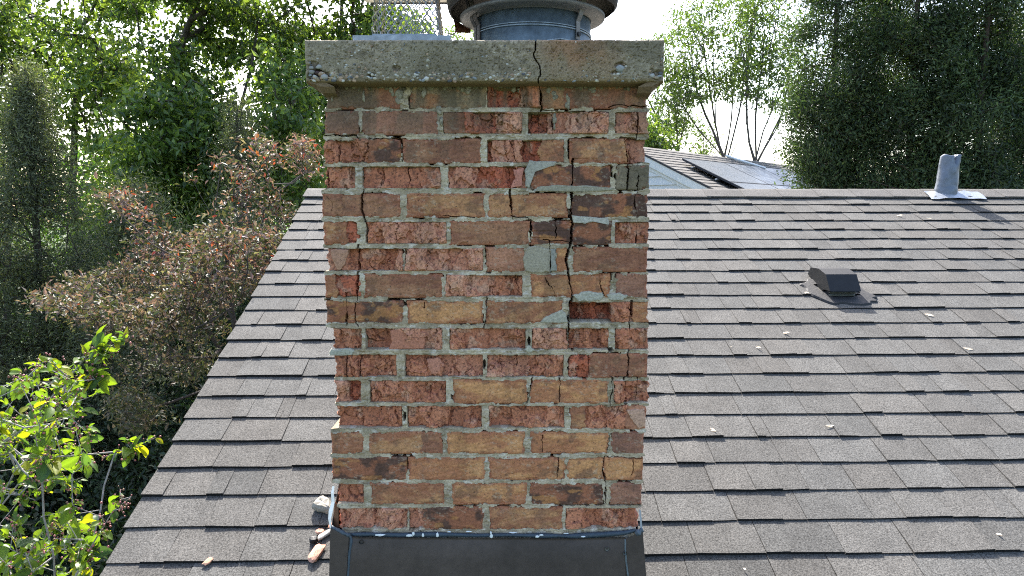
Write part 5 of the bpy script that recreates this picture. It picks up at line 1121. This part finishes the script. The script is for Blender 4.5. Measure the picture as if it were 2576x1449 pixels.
for i, (px, yt, Y, w, n, lb) in enumerate([(2075, -420, 10.2, .86, 900, "dark cedar at the left of the row, bulging over the neighbour's solar panels"), (2270, -420, 9.8, .9, 900, "dark cedar second from the left in the row behind the ridge"), (2440, -460, 9.3, .9, 900, "tall dark cedar straight behind the lead vent pipe"), (2610, -420, 9.8, .95, 700, "dark cedar cut by the right edge of the picture"), (2185, -200, 11.8, .9, 420, "half hidden dark cedar in the back row on the left"), (2500, -300, 11.8, 1.0, 420, "half hidden dark cedar in the back row on the right")]):
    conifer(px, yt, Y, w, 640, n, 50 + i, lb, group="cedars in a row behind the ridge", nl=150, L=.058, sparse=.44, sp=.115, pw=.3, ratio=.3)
conifer(100, 185, 9.0, 2.3, 1300, 1500, 167, "dull green conifer with a thin pointed top and bare trunk at the left edge", cols=G_DULL, nl=62, L=.062, sparse=.33, sp=.12, pw=1.05, group="conifers at the left")
conifer(352, 480, 8.3, 1.25, 1350, 900, 61, "dull conifer behind the tips of the copper leaved tree, holding dead brown twigs", cols=G_DULL, nl=80, L=.055, sparse=.40, sp=.12, pw=.5, group="conifers at the left")
conifer(612, 255, 10.8, 1.2, 900, 500, 62, "thin grey green conifer standing before the forked maple trunk", cols=G_DULL, nl=60, L=.055, sparse=.42, sp=.12, pw=.8, group="conifers at the left")
conifer(-60, 420, 8.0, 1.5, 1350, 500, 63, "conifer half cut off by the left edge of the picture", cols=G_DULL, nl=80, L=.055, sparse=.3, sp=.12, pw=.7, group="conifers at the left")
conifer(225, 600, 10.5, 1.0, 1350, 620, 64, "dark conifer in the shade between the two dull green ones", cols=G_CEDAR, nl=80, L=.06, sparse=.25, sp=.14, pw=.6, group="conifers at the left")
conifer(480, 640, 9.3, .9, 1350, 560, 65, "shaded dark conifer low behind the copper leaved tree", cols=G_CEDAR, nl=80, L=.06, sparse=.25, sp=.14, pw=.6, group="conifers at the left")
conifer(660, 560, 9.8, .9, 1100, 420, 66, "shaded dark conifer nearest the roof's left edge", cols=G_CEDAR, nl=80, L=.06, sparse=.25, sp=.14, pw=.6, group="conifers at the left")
# dark leaf mass added under them to fill in the shade
r = np.random.default_rng(80); n = 90000; P = np.stack([r.uniform(-8.5, -1.75, n), r.uniform(5.6, 8.6, n), r.uniform(.1, 3.9, n)], 1)
keep = (fbm(P[:, 0] * .8, P[:, 1] * .8, P[:, 2] * 1.1, seed=81) > .42) & (P[:, 2] < 2.2 + 1.4 * fbm(P[:, 0] * .5, P[:, 1] * .5, seed=82) + .25 * (P[:, 1] - 5.6)) & (P[:, 0] < -1.95)
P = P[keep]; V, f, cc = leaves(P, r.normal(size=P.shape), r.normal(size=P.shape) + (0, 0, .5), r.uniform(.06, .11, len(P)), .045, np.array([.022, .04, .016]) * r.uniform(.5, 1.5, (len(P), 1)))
make_obj("shade_fill_foliage", np_mesh("shade_fill_foliage", V, [f], cc), None, M_leafsoft, kind="stuff", label="dark leaf mass added to fill the shade under the trees on the left", category="shade_fill_foliage")
r = np.random.default_rng(84); n = 60000; P = np.stack([r.uniform(-17, 1.5, n), r.uniform(21, 26, n), r.uniform(1.0, 9.4, n)], 1)
keep = (fbm(P[:, 0] * .5, P[:, 1] * .5, P[:, 2] * .7, seed=85) > .36) & (P[:, 2] < 5.9 + 3.2 * fbm(P[:, 0] * .45, 3.0, seed=86, o=4)); P = P[keep]
V, f, cc = leaves(P, r.normal(size=P.shape) + (0, 0, -.6), r.normal(size=P.shape) + (0, 0, .5), r.uniform(.14, .26, len(P)), .10, np.array([.05, .11, .022]) * r.uniform(.5, 1.6, (len(P), 1)))
make_obj("far_wood", np_mesh("far_wood", V, [f], cc), None, M_leaf, kind="stuff", label="far green wood filling the horizon behind the trees on the left", category="wood")
# --- copper leaved crab apple
PC = [(60, 750), (140, 720), (230, 690), (340, 655), (320, 560), (250, 485), (330, 480), (420, 490), (500, 420), (600, 380), (655, 340), (700, 380), (770, 340), (830, 450), (835, 500), (740, 560), (640, 740), (560, 880), (480, 960), (400, 960), (300, 900), (420, 860), (300, 850), (180, 800)]
r = np.random.default_rng(90); T = np.vstack([sample_poly(PC, 1300, 4.3, 6.6, r, gap=.52, gs=1.9, seed=90), sample_poly([(300, 900), (520, 900), (440, 1060), (330, 1090), (290, 1020)], 110, 4.6, 5.6, r, gap=.55, gs=2.6, seed=91)]); 
ok = (T[:, 0] < -1.62 - .02 * (5.2 - T[:, 1])) | (T[:, 1] > 5.65); T = T[ok]
C_COP = [(0.028, 0.04, 0.016), (0.052, 0.068, 0.0256), (0.08, 0.092, 0.036), (0.072, 0.052, 0.04), (0.136, 0.084, 0.076), (0.25, 0.165, 0.155), (0.19, 0.2, 0.1)]
def copshift(C, cc, r):
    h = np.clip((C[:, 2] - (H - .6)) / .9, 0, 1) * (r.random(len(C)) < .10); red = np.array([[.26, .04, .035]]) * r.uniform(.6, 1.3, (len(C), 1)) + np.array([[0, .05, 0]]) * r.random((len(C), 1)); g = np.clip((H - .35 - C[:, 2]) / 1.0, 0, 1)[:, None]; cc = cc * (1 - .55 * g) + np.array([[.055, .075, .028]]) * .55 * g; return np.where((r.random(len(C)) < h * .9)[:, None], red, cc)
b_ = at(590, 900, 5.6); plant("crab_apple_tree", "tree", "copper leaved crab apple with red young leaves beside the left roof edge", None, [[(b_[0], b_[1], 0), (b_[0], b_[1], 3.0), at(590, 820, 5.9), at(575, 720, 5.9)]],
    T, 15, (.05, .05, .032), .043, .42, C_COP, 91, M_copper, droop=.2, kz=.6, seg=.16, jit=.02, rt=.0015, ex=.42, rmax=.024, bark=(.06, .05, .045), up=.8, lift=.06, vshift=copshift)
# --- near shrub with broad leaves, bottom left
r = np.random.default_rng(100)
PS = [(-150, 960), (20, 960), (60, 940), (130, 880), (160, 930), (230, 940), (260, 990), (265, 1050), (230, 1120), (240, 1180), (190, 1230), (215, 1290), (250, 1330), (230, 1400), (240, 1500), (200, 1640), (-150, 1640)]
T = sample_poly(PS, 420, 2.35, 3.3, r, gap=.40, gs=3, seed=100); T = T[T[:, 0] < -1.44]
ctw = []
def tw(pts, d): return [at(a, b, d) for a, b in pts]
tw1 = [tw([(10, 1110), (60, 1070), (120, 1010), (165, 960), (215, 900), (245, 862)], 2.75), tw([(60, 1150), (130, 1150), (200, 1145), (290, 1137), (330, 1128), (375, 1108)], 2.75), tw([(190, 1449), (215, 1400), (250, 1340), (285, 1285), (330, 1250)], 2.45), tw([(215, 905), (260, 885), (295, 860)], 2.75), tw([(160, 1010), (215, 960), (255, 945)], 2.7)]
trunk = [[at(-60, 1900, 2.9), at(-30, 1500, 2.9), at(-10, 1290, 2.85), at(40, 1180, 2.8), at(10, 1110, 2.75)]] + tw1 + [tw([(-30, 1500), (140, 1500), (135, 1400), (110, 1300), (105, 1180), (85, 1080)], 2.6), tw([(-10, 1290), (60, 1200), (120, 1090), (180, 1020)], 2.9)]
trunk[0][0][2] = max(trunk[0][0][2], 0.5); gb = trunk[0][0].copy(); gb[2] = 0; trunk[0] = [gb] + trunk[0]
ex = []
for t_ in tw1:
    Q = np.array(t_); s_ = np.linspace(0, len(Q) - 1, 14)
    for v in s_[3:]: ex.append(np.array([np.interp(v, np.arange(len(Q)), Q[:, k]) for k in range(3)]) + r.normal(size=3) * .015)
ex = np.array(ex); T = np.vstack([T, ex])
A, par, tips = grow(trunk, T, .5, .12, .012, .05, 101); R = radii(par, tips, len(A), .0010, .36, .0034); R[:26] = np.maximum(R[:26], .010)
root = empty("serviceberry_shrub", gb, label="near shrub with broad yellow green leaves and red berry clusters, lower left corner", category="shrub")
V, f = tubes(A, par, R, 6); bk = np.broadcast_to(np.array([.26, .24, .23]), (len(V), 3)) * np.where(np.repeat(R[np.where(par >= 0)[0]], 12)[:, None] > .0075, .35, 1.0)
make_obj("branches", np_mesh("branches", V - gb, [f], bk, True), root, M_bark)
def leafmesh(cup, w, sd):
    xs = np.linspace(0, 1, 9); ws = np.sin(np.pi * xs ** .85) ** .75 * w * .5; ws[0] = ws[-1] = 0; V = []; 
    for x_, w_ in zip(xs, ws):
        zc = -cup * (x_ - .3) ** 2
        for s_ in (-1, -.5, 0, .5, 1): V.append([x_, s_ * w_, zc + abs(s_) * w_ * .35 + .012 * math.sin(x_ * 20 + s_ * 3 + sd) * abs(s_)])
    V = np.array(V); return V, grid_faces(9, 5)
LMs = []
for sd, (cup, w, colr) in enumerate([(.25, .55, (.09, .155, .025)), (.5, .6, (.12, .185, .025)), (.1, .62, (.20, .22, .02)), (.6, .5, (.065, .12, .03)), (.3, .66, (.05, .10, .04))]):
    V, f = leafmesh(cup, w, sd); c = np.broadcast_to(np.array(colr), (len(V), 3)).copy(); c.reshape(9, 5, 3)[:, 2] *= 1.25; LMs.append((V, f, c, np_mesh("leaf", V, [f], c, True)))
from mathutils import Matrix
tp = A[tips]; td = unit(A[tips] - A[par[tips]]); cand = []
for i in range(len(tp)):
    for k in range(r.integers(3, 7)):
        ax = unit(r.normal(size=3) * .75 + td[i] * .7 + (0, 0, -.25)); no = unit(r.normal(size=3) * .55 + (0, 0.15, .75)); sd_ = unit(np.cross(no, ax)); no = np.cross(ax, sd_)
        big = r.random() < .17; L_ = r.uniform(.055, .078) if big else r.uniform(.02, .043); p = tp[i] - td[i] * r.uniform(0, .05) + r.normal(size=3) * .008
        if p[0] + ax[0] * L_ > -1.40: continue
        wi = r.choice(5, p=[.36, .28, .1, .16, .1]) if not big else r.choice(5, p=[.25, .3, .15, .1, .2]); d_ = p - np.array([0, 0, H]); fz_ = d_[1] * CP - d_[2] * SP; yy = 724.5 - F * (d_[2] * CP + d_[1] * SP) / fz_; xx = 1288 + F * d_[0] / fz_
        vis = -20 < xx and yy < 1480; cand.append((-(L_ / fz_) if vis else 0, p, ax, sd_, no, L_, wi))
cand.sort(key=lambda c_: c_[0]); restV = []; restF = []; restC = []; off = 0
for i, (s_, p, ax, sd_, no, L_, wi) in enumerate(cand):
    if i < 295:
        o = bpy.data.objects.new("leaf", LMs[wi][3]); sc.collection.objects.link(o); o.parent = root
        if not LMs[wi][3].materials: LMs[wi][3].materials.append(M_big)
        M_ = Matrix(((ax[0] * L_, sd_[0] * L_, no[0] * L_, p[0] - gb[0]), (ax[1] * L_, sd_[1] * L_, no[1] * L_, p[1] - gb[1]), (ax[2] * L_, sd_[2] * L_, no[2] * L_, p[2] - gb[2]), (0, 0, 0, 1))); o.matrix_local = M_
    else:
        V, f, c, _ = LMs[wi]; restV.append((V @ np.array([ax, sd_, no])) * L_ + p - gb); restF.append(f + off); restC.append(c); off += len(V)
make_obj("foliage", np_mesh("foliage", np.vstack(restV), [np.vstack(restF)], np.vstack(restC), True), root, M_big, kind="stuff")
b = MB()
for i in range(len(tp)):
    if r.random() < .55:
        for k in range(r.integers(4, 11)):
            s_ = r.uniform(.0026, .005); q = tp[i] + r.normal(size=3) * .014; b.add(ICO * s_ + q - gb, f3=ICF, col=np.array([[.30, .10, .09], [.2, .11, .07], [.38, .13, .13]][r.integers(3)]) * r.uniform(.6, 1.3))
            b.add(np.array([q, tp[i], tp[i] + (.0008, 0, .0008), q + (.0008, 0, .0008)]) - gb, f4=[[0, 1, 2, 3]], col=(.16, .12, .06))
b.build("berry_clusters", M_peb, root, kind="stuff")
print("objects", len(bpy.data.objects), "tris", sum(len(o.data.polygons) for o in bpy.data.objects if o.type == 'MESH'))
